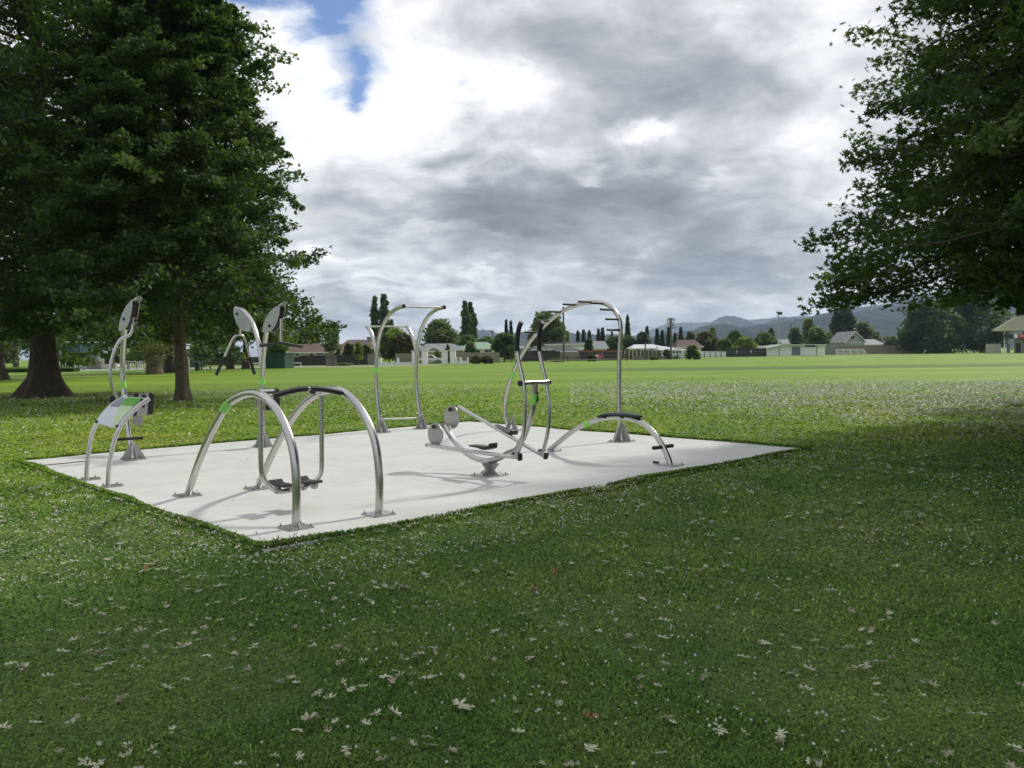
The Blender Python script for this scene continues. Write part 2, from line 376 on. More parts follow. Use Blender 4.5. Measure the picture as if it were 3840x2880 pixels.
# ------------------------------------------------------------------ grass, clover, leaves
def patch(x, y, s, seed=0.):  # cheap smooth pseudo noise 0..1
    x = x / s + seed; y = y / s - seed * 1.7
    v = np.sin(x * 1.3 + 1.7 * np.sin(y * .9 + seed)) + np.sin(y * 1.7 + 1.3 * np.sin(x * 1.1 + 2)) + .5 * np.sin(2.9 * x + 3.1 * y + seed)
    return .5 + v / 5.
def lawn_points(n, r0, r1, ang=44., p=0.):
    u = RNG.random(n); r = r0 * (r1 / r0) ** u
    th = np.radians((RNG.random(n) * 2 - 1) * ang)
    return r * np.sin(th), r * np.cos(th), r
def grass():
    N = 960000
    x, y, r = lawn_points(N, 2.0, 60., 57.); kk = RNG.random(N) < np.clip((50 - r) / 38, 0, 1) ** 2; x, y, r = x[kk], y[kk], r[kk]; N = len(x)
    # fringe of longer grass creeping over the slab edge
    ne = 60000; t = RNG.random(ne); side = RNG.integers(0, 4, ne)
    off = -.04 - np.abs(RNG.normal(0, .05, ne)) + .06 * (patch(t * 9, side * 5., .5) - .2) + .26 * np.clip(patch(t * 7, side * 3. + 1., .8, 2.) - .62, 0, 1)
    cut = np.where(RNG.random(ne) < .5, 0, 0)
    a = np.where(side == 0, t * LA, np.where(side == 1, t * LA, np.where(side == 2, off, LA - off)))
    b = np.where(side == 0, off, np.where(side == 1, LB - off, t * LB))
    a += 0; ex = sN.x + AX.x * a + BX.x * b; ey = sN.y + AX.y * a + BX.y * b
    # rounded overgrown near corner
    nc = 9000; ca = RNG.random(nc) * .5; cb_ = RNG.random(nc) * .5; ok = (ca + cb_ < .12 + .10 * RNG.random(nc)); ca, cb_ = ca - .04, cb_ - .04
    ca, cb_ = ca[ok], cb_[ok]
    ex = np.concatenate([ex, sN.x + AX.x * ca + BX.x * cb_]); ey = np.concatenate([ey, sN.y + AX.y * ca + BX.y * cb_])
    edge = np.concatenate([np.zeros(N, bool), np.ones(len(ex), bool)])
    x = np.concatenate([x, ex]); y = np.concatenate([y, ey]); r = np.hypot(x, y)
    keep = edge | ~inslab(x, y, .01)
    x, y, r, edge = x[keep], y[keep], r[keep], edge[keep]; n = len(x)
    w = np.clip(.0012 * r, .0032, .05) * (.5 + 1. * RNG.random(n))
    h = (.008 + .015 * RNG.random(n)) * (.75 + .6 * patch(x, y, .5)) + np.where(edge, .016, 0.)
    clover = RNG.random(n) < (.42 + .4 * (patch(x, y, 1.4, 3.) > .55))
    th = RNG.random(n) * 2 * np.pi
    ux, uy = np.cos(th), np.sin(th)
    lean = RNG.normal(0, .35, (n, 2)) * h[:, None] * 1.6
    # blade: triangle; clover: low tilted leaf (4 vertices quad for both)
    z0 = np.full(n, -.03) + np.where(inslab(x, y, .05), .03, 0)
    A = np.stack([x - ux * w, y - uy * w, z0], 1); B = np.stack([x + ux * w, y + uy * w, z0], 1)
    C_ = np.stack([x + lean[:, 0] + ux * w * .5, y + lean[:, 1] + uy * w * .5, z0 + h], 1)
    D = np.stack([x + lean[:, 0] * 1.1 - ux * w * .4, y + lean[:, 1] * 1.1 - uy * w * .4, z0 + h * 1.05], 1)
    cl = clover; s = np.clip(.0014 * r, .0055, .04)[cl] * (.6 + .8 * RNG.random(cl.sum()))
    zc = z0[cl] + h[cl] * .8; tx, ty = RNG.normal(0, .35, (2, cl.sum()))
    X, Y_ = x[cl], y[cl]; cx, cy = ux[cl], uy[cl]
    def pt(da, db): px = X + cx * da * s - cy * db * s; py = Y_ + cy * da * s + cx * db * s; return np.stack([px, py, zc + (tx * da + ty * db) * s], 1)
    A[cl], B[cl], C_[cl], D[cl] = pt(-1, 0), pt(0, -.8), pt(1, .1), pt(0, .8)
    verts = np.stack([A, B, C_, D], 1).reshape(-1, 3); faces = np.arange(4 * n).reshape(n, 4)
    tint = np.clip(RNG.normal(.42, .22, n), 0, 1); tint[cl] = np.clip(tint[cl] - .08, 0, 1)
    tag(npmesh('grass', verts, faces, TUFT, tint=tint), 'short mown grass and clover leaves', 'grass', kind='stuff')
grass()
def oak_leaf_outline():
    # five-lobed pin oak leaf, stalk at the origin, length about 1
    half = [(.0, .0), (.1, .012), (.2, .03), (.13, .20), (.25, .30), (.31, .05), (.44, .04), (.44, .30), (.60, .50), (.62, .26), (.56, .05), (.72, .045), (.80, .20), (.94, .27), (.84, .04), (1.12, 0.)]
    return [(a - .1, b) for a, b in half] + [(a - .1, -b) for a, b in half[-2:0:-1]]
OL = np.array(oak_leaf_outline())
def leaf_verts(cx, cy, cz, size, th, curl, tilt, flat=1.):
    n = len(cx); k = len(OL)
    ctr = np.array([[.42, 0.]]); P = np.concatenate([ctr, OL])
    a = (P[None, :, 0] - .4) * size[:, None]; b = P[None, :, 1] * size[:, None]
    if len(cx) > 1: b = b * RNG.uniform(.4, 1., len(cx))[:, None]
    q = (P[None, :, 1] * 2) ** 2 + ((P[None, :, 0] - .4) * 1.6) ** 2
    z = curl[:, None] * size[:, None] * q + tilt[:, None] * a + .01
    ct, st = np.cos(th)[:, None], np.sin(th)[:, None]
    X = cx[:, None] + a * ct - b * st; Y = cy[:, None] + a * st + b * ct; Z = cz[:, None] + z
    v = np.stack([X, Y, Z], 2).reshape(-1, 3)
    base = (np.arange(n) * (k + 1))[:, None, None]; i = np.arange(k)
    f = np.stack([np.zeros(k, int), 1 + i, 1 + (i + 1) % k], 1)[None] + base
    return v, f.reshape(-1, 3), k
def leaf_mat(name, c1, c2):
    m, nt, b = newmat(name); oi = nd(nt, 'ShaderNodeObjectInfo'); g = nd(nt, 'ShaderNodeNewGeometry')
    f = M(nt, 'FRACT', M(nt, 'ADD', oi.outputs['Random'], g.outputs['Random Per Island']))
    nt.links.new(ramp(nt, f, [(0., c1), (1., c2)]), b.inputs['Base Color']); b.inputs['Roughness'].default_value = .6; return m
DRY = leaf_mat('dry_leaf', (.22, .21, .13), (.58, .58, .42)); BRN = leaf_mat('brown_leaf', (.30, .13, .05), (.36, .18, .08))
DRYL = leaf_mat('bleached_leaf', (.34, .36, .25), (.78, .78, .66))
CLV = mat('clover_blossom', (.55, .55, .48), .8, 0, .2, 30)
def litter():
    meshes = []
    for k in range(16):
        v, f, kk = leaf_verts(np.array([0.]), np.array([0.]), np.array([0.]), np.array([1.]), np.array([0.]), np.array([-.1 + .3 * RNG.random()]), np.array([RNG.normal(0, .08)]))
        v[:, 2] += RNG.normal(0, .045, len(v)); v[:, :2] += RNG.normal(0, .03, (len(v), 2)); fo = RNG.uniform(-.1, .55); v[:, 2] += np.abs(v[:, 1]) * fo + .12 * RNG.normal() * v[:, 0] ** 2; v[:, 1] *= RNG.uniform(.5, 1.) * math.cos(min(1.2, fo)); me = bpy.data.meshes.new('fallen_leaf')
        me.from_pydata(v.tolist(), [], f.tolist()); me.materials.append(DRY); meshes.append(me)
    brown = meshes[0].copy(); brown.materials[0] = BRN
    cand = []
    while len(cand) < 296:
        x, y, r = [q[0] for q in lawn_points(1, 2.9, 6.4, 36)]
        if inslab(x, y, .05): continue
        # thick on the left, thinner to the right; in drifts
        dens = (.35 + .5 * (patch(x, y, .35, 2.) > .5)) * (1.0 if x < .5 - .2 * y else .42)
        if RNG.random() < dens: cand.append((x, y))
    for i, (x, y) in enumerate(cand):
        o = bpy.data.objects.new('fallen_leaf', meshes[i % 16]); COL.objects.link(o)
        s = RNG.uniform(.04, .082); o.scale = (s * RNG.uniform(.7, 1.4), s * RNG.uniform(.55, 1.15), s * RNG.uniform(.4, 1.)); o.location = (x, y, .0 + .012 * RNG.random())
        o.rotation_euler = (RNG.normal(0, .14), RNG.normal(0, .14), RNG.random() * 6.28)
        tag(o, 'pale grey-green fallen oak leaf lying in the foreground grass', 'leaf', 'fallen leaves on the foreground lawn')
    for (px, py, lab) in ((548, 2138, 'brown curled leaf on the grass left of the pad corner'), (2080, 2153, 'small rust-brown leaf on the grass right of the pad corner'),
                          (2000, 2218, 'brown leaf below the pale one in mid foreground'), (2215, 2700, 'small rust-brown leaf near the bottom of the photo')):
        o = bpy.data.objects.new('fallen_leaf', brown); COL.objects.link(o); x, y = G(px, py)
        s = .075; o.scale = (s, s, s); o.location = (x, y, .012); o.rotation_euler = (.2, -.2, px)
        tag(o, lab, 'leaf', 'fallen leaves on the foreground lawn')
    # the rest of the fallen leaves, too many to count
    xs, ys = [], []
    def scatter(n, r0, r1, ang0, ang1, fn):
        u = RNG.random(n); r = np.sqrt(r0 ** 2 + (r1 ** 2 - r0 ** 2) * u); th = np.radians(ang0 + (ang1 - ang0) * RNG.random(n))
        x, y = r * np.sin(th), r * np.cos(th); k = (RNG.random(n) < fn(x, y)) & ~inslab(x, y, .02)
        xs.append(x[k]); ys.append(y[k])
    scatter(12000, 8., 34, -42, 42, lambda x, y: .07 + .3 * (patch(x, y, .8, 1.) > .6))
    scatter(62000, 16., 43, 4, 42, lambda x, y: np.clip(np.clip((x * .55 + y * .35 - 9.) / 5, 0, 1) * (.3 + .8 * (patch(x, y, 1.1, 5.) > .42)), 0, 1) * np.clip((44 - y) / 14, 0, 1))
    scatter(12000, 16., 40, -42, 0, lambda x, y: np.clip((x * -.5 + y * .3 - 9) / 6, 0, 1) * .8)
    scatter(1000, 6.2, 13., -42, 42, lambda x, y: .5 + .3 * (patch(x, y, .9, 4.) > .5))
    scatter(650, 3.2, 6.6, -42, 38, lambda x, y: (.25 + .6 * (patch(x, y, .45, 7.) > .5)) * np.where(x < .5 - .2 * y, 1., .45))
    scatter(800, 6., 12., -42, 0, lambda x, y: .35 + .4 * (patch(x, y, .6, 4.) > .5))
    x, y = np.concatenate(xs), np.concatenate(ys); n = len(x)
    rr = np.hypot(x, y); S_ = np.where(rr < 6.6, RNG.uniform(.03, .06, n), RNG.uniform(.05, .09, n)); TL = RNG.normal(0, 1., n) * np.where(rr < 14, .15, .5)
    A_, CU = RNG.random(n) * 6.28, RNG.uniform(.02, .45, n)
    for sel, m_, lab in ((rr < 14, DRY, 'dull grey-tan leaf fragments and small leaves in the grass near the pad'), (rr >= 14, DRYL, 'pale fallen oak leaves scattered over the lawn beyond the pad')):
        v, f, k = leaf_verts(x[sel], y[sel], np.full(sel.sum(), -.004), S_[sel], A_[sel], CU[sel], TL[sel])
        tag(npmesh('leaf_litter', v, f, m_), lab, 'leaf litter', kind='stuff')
    # clover blossoms
    n = 34000; x, y, r = lawn_points(n, 2.6, 24, 42)
    d = np.where(r < 6, .3, 1.) * (.04 + .25 * (patch(x, y, 1.3, 6.) > .58))
    a = (x - sN.x) * AX.x + (y - sN.y) * AX.y; b = (x - sN.x) * BX.x + (y - sN.y) * BX.y
    near = np.minimum(np.abs(np.clip(-b, 0, 9)) + 9 * (b > 0), 9)            # in front of the right edge
    d = np.where((b < 0) & (b > -1.3) & (a > -.5), d + .5 * (patch(x, y, .7) > .35), d)
    d = np.where((a < 0) & (a > -2.2) & (b > 0), d + .5, d); d = np.where((b > LB) & (b < LB + 1.2), d + .45, d)
    d = np.where((a > LA) & (a < LA + 1.5) & (b > 0), d + .3, d)
    k = (RNG.random(n) < d) & ~inslab(x, y, .02); x, y, r = x[k], y[k], r[k]; n = len(x)
    s = RNG.uniform(.0035, .0075, n) * (1 + r * .06); z = .012 + .02 * RNG.random(n)
    o8 = np.array([(1, 0, 0), (0, 1, 0), (-1, 0, 0), (0, -1, 0), (0, 0, 1), (0, 0, -1)], float)
    v = np.stack([x, y, z], 1)[:, None] + o8[None] * s[:, None, None]
    f8 = np.array([(0, 1, 4), (1, 2, 4), (2, 3, 4), (3, 0, 4), (1, 0, 5), (2, 1, 5), (3, 2, 5), (0, 3, 5)])
    f = (f8[None] + (np.arange(n) * 6)[:, None, None]).reshape(-1, 3)
    tag(npmesh('clover_blossom', v.reshape(-1, 3), f, CLV, smooth=True), 'small white clover blossoms dotted through the grass', 'clover', kind='stuff')
litter()
def bits():
    c0 = Vector(G(128, 1750) + (0,)); m = MB(); top, bot = [], []
    DIRT = mat('damp_dirt', (.05, .045, .035), .9, 0, .4, 12)
    for k in range(26):
        u = k / 25; p = Vector(G(128 + (345 - 128) * u, 1750 - 22 * u) + (.005,)); w = .05 + .07 * math.sin(math.pi * u) + random.uniform(-.02, .02)
        n = Vector((.3, 1, 0)); top.append(p + n * w * .9); bot.append(p - n * w * .5)
    m.add(top + bot, [(k, 26 + k, 27 + k, k + 1) for k in range(25)])
    tag(obj('dirt_patch', m, DIRT, org=tuple(c0)), kind='structure')
    m = MB()
    for k in range(60):
        a, b = random.uniform(.2, LA - .2), random.uniform(.1, LB - .2); p = sN + AX * a + BX * b; s = random.uniform(.006, .022)
        m.add([p + Vector((s * math.cos(t) * random.uniform(.3, 1), s * math.sin(t) * random.uniform(.3, 1), .004 + (t % 2) * s * .3)) for t in (0, 1.3, 2.6, 3.8, 5.)], [(0, 1, 2, 3, 4)])
    tag(obj('leaf_crumbs', m, BRN), 'tiny brown leaf crumbs scattered on the concrete pad', 'leaf crumbs', kind='stuff')
    t = empty('weed', G(1040, 2052) + (0,), 'thin dry weed stalks at the near corner of the pad', 'weed')
    m = MB(); x, y = G(1040, 2052)
    for k in range(26):
        a = random.uniform(0, 6.28); r = random.uniform(0, .16); h = random.uniform(.05, .20) * (1 if k < 6 else .5); q = Vector((x + r * math.cos(a), y + r * .6 * math.sin(a), 0))
        m.tube([q, q + Vector((.02 * math.cos(a), 0, h * .6)), q + Vector((.05 * math.cos(a), 0, h))], [.0022, .0016, .001], 4, False)
        if k < 6: m.ball(q + Vector((.05 * math.cos(a), 0, h)), .005, 6, 4, (1, 1, 2.4))
    obj('stalks', m, mat('dry_stalk', (.16, .13, .07), .8), t)
bits()
# ------------------------------------------------------------------ exercise machines
A3 = AX; B3 = BX; ZU = Vector((0, 0, 1))
def d2(v): return (v.x, v.y)
def zc(reg, pts):   # survey points read off enlarged crops -> photo pixels
    ox, oy, s = reg; return [(ox + x / s, oy + y / s) for x, y in pts]
def plate(root, c, s=.25, gusset=0., e1=None, e2=None):
    e1 = e1 or A3; e2 = e2 or B3; c = Vector((c[0], c[1], 0))
    p = obj('base_plate', MB().box(c + ZU * .008, (s, s, .012), ex=e1, ey=e2), STEELP, root, bevel=.002)
    b = MB()
    for i in (-1, 1):
        for j in (-1, 1):
            q = c + e1 * i * s * .4 + e2 * j * s * .4
            b.cyl(q + ZU * .013, q + ZU * .024, .011, 6); b.cyl(q + ZU * .024, q + ZU * .038, .006, 8)
    obj('bolt', b, STEELD, p)
    if gusset:
        for k, (e, w) in enumerate(((e1, s * .62), (e2, s * .62))):
            n = e2 if k == 0 else e1
            for sg in (-1, 1):
                obj('gusset', MB().prism([c + e * sg * .02 + ZU * .014, c + e * sg * w * .95 + ZU * .014, c + e * sg * .03 + ZU * gusset], .008, n), STEELP, root)
    return p
def band(root, cv, i0, i1, r=.0395, m=None):
    obj('band', MB().tube(cv[i0:i1], r + .0025, 16, True), m or GREENB, root)
def nearest(cv, px, py):
    best = None
    for i, p in enumerate(cv):
        v = Vector(p) - Vector((0, 0, H)); f = v.dot(Vector(FW)); x = 1920 + F * v.dot(Vector(RT)) / f; y = 1440 - F * v.dot(Vector(UP)) / f
        q = (x - px) ** 2 + (y - py) ** 2
        if best is None or q < best[0]: best = (q, i)
    return best[1]
def plane_curve(px, P, dr, n=90, fair=6, ground=True):
    c = [VP(x, y, P, dr) for x, y in px]
    if ground:
        c[0].z = .006
    return resmooth(spline(c, n=n), fair)
R = .038
# --- 1 swing walker with two arches
def swing():
    t = empty('swing_trainer', (*d2(Vector(G(1050, 1870) + (0,))), 0), 'steel double-arch swing trainer with black curved handrail, nearest on the pad', 'exercise machine')
    f1, f2, f3, f4 = [Vector(G(*p) + (0,)) for p in ((703, 1859), (1108, 1979), (967, 1825), (1420, 1929))]
    f3 = Vector(G(958, 1831) + (0,))
    r1 = (640, 1420, 2.458)
    p1 = zc(r1, [(155, 1078), (243, 810), (328, 595), (425, 400), (518, 245), (600, 180), (680, 142), (760, 130), (840, 152), (920, 212), (1000, 320), (1060, 440), (1110, 580), (1140, 720), (1153, 860), (1160, 1000), (1160, 1200), (1152, 1376)])
    p2 = zc(r1, [(800, 1010), (880, 820), (975, 620), (1040, 490), (1108, 385), (1205, 252), (1290, 175), (1370, 130), (1440, 106), (1520, 100), (1590, 122), (1670, 182), (1745, 272), (1808, 375), (1856, 485), (1888, 600), (1908, 730), (1922, 880), (1926, 1000), (1924, 1150), (1918, 1250)])
    curves = []
    for p, a, b in ((p1, f1, f2), (p2, f3, f4)):
        cv = plane_curve(p, a, d2(b - a), 120, 14); cv[-1].z = .006; curves.append(cv)
        obj('arch', MB().tube(cv, R, 20), STEEL, t)
        for q in (cv[0], cv[-1]): plate(t, q, .235)
    i0, i1 = nearest(curves[0], 838, 1538), nearest(curves[0], 868, 1500); band(t, curves[0], i0, i1)
    a1 = curves[0][nearest(curves[0], 955, 1474)]; a2 = curves[1][nearest(curves[1], 1240, 1462)]
    s1 = a1 + A3 * .19; s2 = a2 - A3 * .19
    obj('pivot', MB().cyl(a1 + A3 * .02, s1, .033, 16), STEEL, t); obj('pivot', MB().cyl(a2 - A3 * .02, s2, .033, 16), STEEL, t)
    obj('end_cap', MB().cyl(s1, s1 + A3 * .02, .0345, 16), BLACK, t); obj('end_cap', MB().cyl(s2 - A3 * .035, s2, .0345, 16), BLACK, t)
    # swing frame hangs in the plane of the two pivots
    P = a1 + A3 * .1
    q = zc(r1, [(825, 185), (828, 350), (830, 600), (833, 830), (850, 905), (890, 975), (945, 1020), (1005, 1042), (1080, 1034), (1180, 1012), (1270, 985), (1330, 950), (1370, 905), (1392, 850), (1393, 700), (1390, 400), (1386, 155)])
    U = resmooth(spline([VP(x, y, P, d2(A3)) for x, y in q], n=80), 5)
    obj('swing_frame', MB().tube(U, .0235, 14), STEEL, t)
    z0 = min(p.z for p in U)
    for (x, y), lab in zip(zc(r1, [(1035, 985), (1272, 955)]), ('', '')):
        c = VP(x, y, P, d2(A3)); c.z += .0
        m = MB(); prof = [(-.16, .03), (-.15, .012), (.15, .006), (.165, .03), (.17, .055), (.155, .05), (.12, .024), (-.1, .028), (-.14, .045)]
        m.prism([c + B3 * a * .95 + ZU * (b - .01) for a, b in prof], .145, A3)
        o = obj('footboard', m, BLACKG, t, bevel=.005)
        for s in (-.06, .06):
            k = c + A3 * s
            hexp = [(-.04, .0), (-.055, -.035), (-.03, -.07), (.03, -.07), (.055, -.035), (.04, .0)]
            obj('bracket', MB().prism([k + B3 * a + ZU * b for a, b in hexp], .035, A3), STEELP, o)
    hp = [(1006, 1488), (1034, 1482), (1062, 1474), (1091, 1466), (1124, 1460), (1157, 1457), (1205, 1459), (1243, 1465), (1281, 1473), (1299, 1478)]
    h0 = curves[0][nearest(curves[0], 1010, 1498)]; h1 = curves[1][nearest(curves[1], 1296, 1474)]
    cv = resmooth(spline([VP(x, y, h0, d2(h1 - h0)) for x, y in hp], n=60), 4)
    # the rail bows out in front of the arches
    out = -B3; n = len(cv); cv = [p + out * .0 for p in cv]
    i0 = max(2, nearest(cv, 1024, 1484)); i1 = nearest(cv, 1284, 1473); im = nearest(cv, 1159, 1457)
    obj('handrail', MB().tube(cv, .0185, 12), STEEL, t)
    obj('grip', MB().tube(cv[i0:im], .0265, 12), BLACK, t); obj('grip', MB().tube(cv[im + 1:i1], .0265, 12), BLACK, t)
swing()
# --- 2 elliptical trainer
def elliptical():
    b0 = Vector(G(1838, 1782) + (0,))
    t = empty('cross_trainer', (b0.x, b0.y, 0), 'elliptical cross trainer with two round crank discs and upright levers, middle of the pad', 'exercise machine')
    z8 = (1560, 1400, 3.95); z6 = (1550, 1100, 2.37)
    main = zc(z8, [(430, 780), (490, 890), (570, 1010), (680, 1130), (800, 1220), (900, 1268), (1000, 1292), (1100, 1296), (1200, 1272), (1300, 1225), (1400, 1160)]) + zc(z6, [(915, 1400), (965, 1310), (1005, 1215), (1035, 1130), (1060, 1040), (1072, 960), (1078, 880), (1080, 800)])
    P = b0; cv = plane_curve(main, P, d2(B3), 110, 10, False)
    obj('main_tube', MB().tube(cv, .036, 20), STEEL, t)
    band(t, cv, nearest(cv, 2001, 1518), nearest(cv, 2005, 1470), .038)
    lp = cv[nearest(cv, 2005, 1490)]
    obj('sticker', MB().box(lp + A3 * .012 - B3 * .036, (.03, .012, .12), ex=A3, ey=B3), CORDG, t)
    pl = plate(t, b0, .34)
    low = min(cv, key=lambda p: p.z).z
    zt = low - .01
    for e, n, tag_ in ((B3, A3, 0), (A3, B3, 1)):
        w = .19 if tag_ == 0 else .13
        prof = [(-w, .014), (w, .014), (w * .45, zt * .42), (w * .95, zt + .0), (-w * .95, zt + .0), (-w * .45, zt * .42)]
        obj('pedestal', MB().prism([b0 + e * a + ZU * b for a, b in prof], .012, n), STEELP, t)
    off = .2
    def pc(reg, px, o, n=50, fair=4): return resmooth(spline([VP(x, y, P + A3 * o, d2(B3)) for x, y in zc(reg, px)], n=n), fair)
    # crank shaft and discs
    hub = VP(*zc(z8, [(410, 778)])[0], P, d2(B3))
    obj('crank_shaft', MB().cyl(hub - A3 * .16, hub + A3 * .16, .032, 16), STEEL, t)
    for sg, dz in ((-1, -1), (1, 1)):
        c = hub + A3 * sg * .14 + ZU * dz * .105
        m = MB(); ring = [c + (B3 * math.cos(k * math.pi / 20) + ZU * math.sin(k * math.pi / 20)) * .155 for k in range(40)]
        d = obj('crank_disc', m.prism(ring, .012, A3), STEELP, t)
        pin = c + ZU * dz * .105
        side = A3 * sg
        q = hub + A3 * (-.165) if sg < 0 else c + ZU * .105 - A3 * .03
        obj('crank_cap', MB().cyl(q - A3 * .012, q + A3 * .012, .028, 16), BLACK, d)
        obj('crank_pin', MB().cyl(pin - side * .02, pin + side * .085, .024, 14), STEEL, d)
    # pedal bars, each from its crank pin to the foot of its lever
    for o, bar, ped, lev, grip, top in (
        (-off, [(168, 1062), (600, 1125), (1100, 1195), (1470, 1243)], [(835, 1118), (1155, 1135)],
         [(925, 1430), (962, 1330), (985, 1200), (992, 1050), (990, 900), (980, 800), (955, 680), (935, 590), (925, 515)], [(925, 515), (922, 440), (930, 350), (945, 290), (961, 255)], 0),
        (off, [(625, 490), (1000, 705), (1500, 1000), (1865, 1212)], [(1150, 815), (1455, 940)],
         [(1155, 1400), (1182, 1300), (1202, 1180), (1207, 1050), (1200, 920), (1185, 820), (1160, 700), (1135, 600), (1120, 515)], [(1120, 515), (1118, 430), (1122, 350), (1135, 290), (1152, 258)], 1)):
        b = pc(z8, bar, o, 20, 0)
        bo = obj('pedal_bar', MB().tube(b, .0235, 14), STEEL, t)
        e = b[0]; obj('bar_cap', MB().cyl(e - (b[1] - b[0]).normalized() * .012, e, .025, 14), BLACK, bo)
        l = pc(z6, lev, o, 60, 6); g = pc(z6, grip, o, 30, 3)
        lo = obj('lever', MB().tube(l, .0225, 14), STEEL, t); obj('grip', MB().tube(g, .0275, 14), BLACK, lo)
        k = (l[0] + b[-1]) / 2
        dirb = (b[-1] - b[-2]).normalized()
        obj('clevis', MB().box(k, (.11, .062, .07), ex=dirb, ey=A3), STEELP, lo, bevel=.004)
        obj('clevis_cap', MB().box(k + dirb * .06 - ZU * .01, (.03, .064, .085), ex=dirb, ey=A3), BLACK, lo, bevel=.01)
        kk = k - dirb * .015 + ZU * .03
        obj('clevis_bolt', MB().cyl(kk - A3 * .045, kk + A3 * .045, .014, 10), BLACK, lo)
        p0, p1 = [VP(x, y, P + A3 * (o + (.05 if o > 0 else .04)), d2(B3)) for x, y in zc(z8, ped)]
        c = (p0 + p1) / 2; dx = (p1 - p0).normalized(); nz = A3.cross(dx); nz = nz if nz.z > 0 else -nz; L = (p1 - p0).length
        prof = [(-.5, .03), (-.47, .012), (-.1, .0), (.1, -.02), (.3, -.022), (.48, -.0), (.5, .06), (.47, .062), (.42, .03), (.2, .018), (-.2, .03)]
        fb = obj('footboard', MB().prism([c + dx * a * L + nz * (b_ + .022) for a, b_ in prof], .13, A3), BLACKG, bo, bevel=.004)
    c0 = VP(*zc(z6, [(1078, 795)])[0], P, d2(B3))
    obj('pivot_bar', MB().cyl(c0 - A3 * .23, c0 + A3 * .23, .031, 18), STEEL, t)
    obj('end_cap', MB().cyl(c0 - A3 * .245, c0 - A3 * .225, .033, 18), BLACK, t); obj('end_cap', MB().cyl(c0 + A3 * .225, c0 + A3 * .245, .033, 18), BLACK, t)
elliptical()
# --- 3 climbing arch with pegs, 4 curved bench
Z7 = (1880, 1100, 2.439)
def ladder():
    fa, fb = Vector(G(1913, 1615) + (0,)), Vector(G(2331, 1655) + (0,)); dr = (fb - fa).normalized(); nr = Vector((-dr.y, dr.x, 0))
    if nr.dot(A3) < 0: nr = -nr
    t = empty('peg_arch', (*d2((fa + fb) / 2), 0), 'tall curved steel arch with a row of short black pegs, behind the low bench', 'exercise machine')
    q = zc(Z7, [(80, 1256), (55, 1200), (35, 1120), (30, 1040), (38, 960), (55, 880), (85, 785), (120, 700), (165, 605), (215, 515), (270, 430), (335, 355), (400, 290), (470, 228), (550, 170), (640, 120), (720, 95), (800, 82), (870, 78), (930, 88), (990, 115), (1040, 160), (1072, 215), (1090, 275), (1094, 350), (1086, 450), (1080, 600), (1076, 800), (1076, 950), (1078, 1080), (1083, 1180), (1092, 1260), (1102, 1345)])
    cv = plane_curve(q, fa, d2(dr), 160, 10); cv[-1].z = .006
    obj('arch', MB().tube(cv, R, 20), STEEL, t)
    plate(t, cv[0] + A3 * .04, .3, .3); plate(t, cv[-1], .34, .34)
    band(t, cv, nearest(cv, 1917, 1412), nearest(cv, 1932, 1386))
    for x, y in zc(Z7, [(345, 368), (445, 270), (556, 180), (690, 113), (822, 83), (945, 93), (1033, 150), (1080, 235), (1088, 343)]):
        p = cv[nearest(cv, x, y)]; e = p - nr * .33
        g = obj('peg', MB().cyl(p, e, .0185, 12), BLACK, t)
ladder()
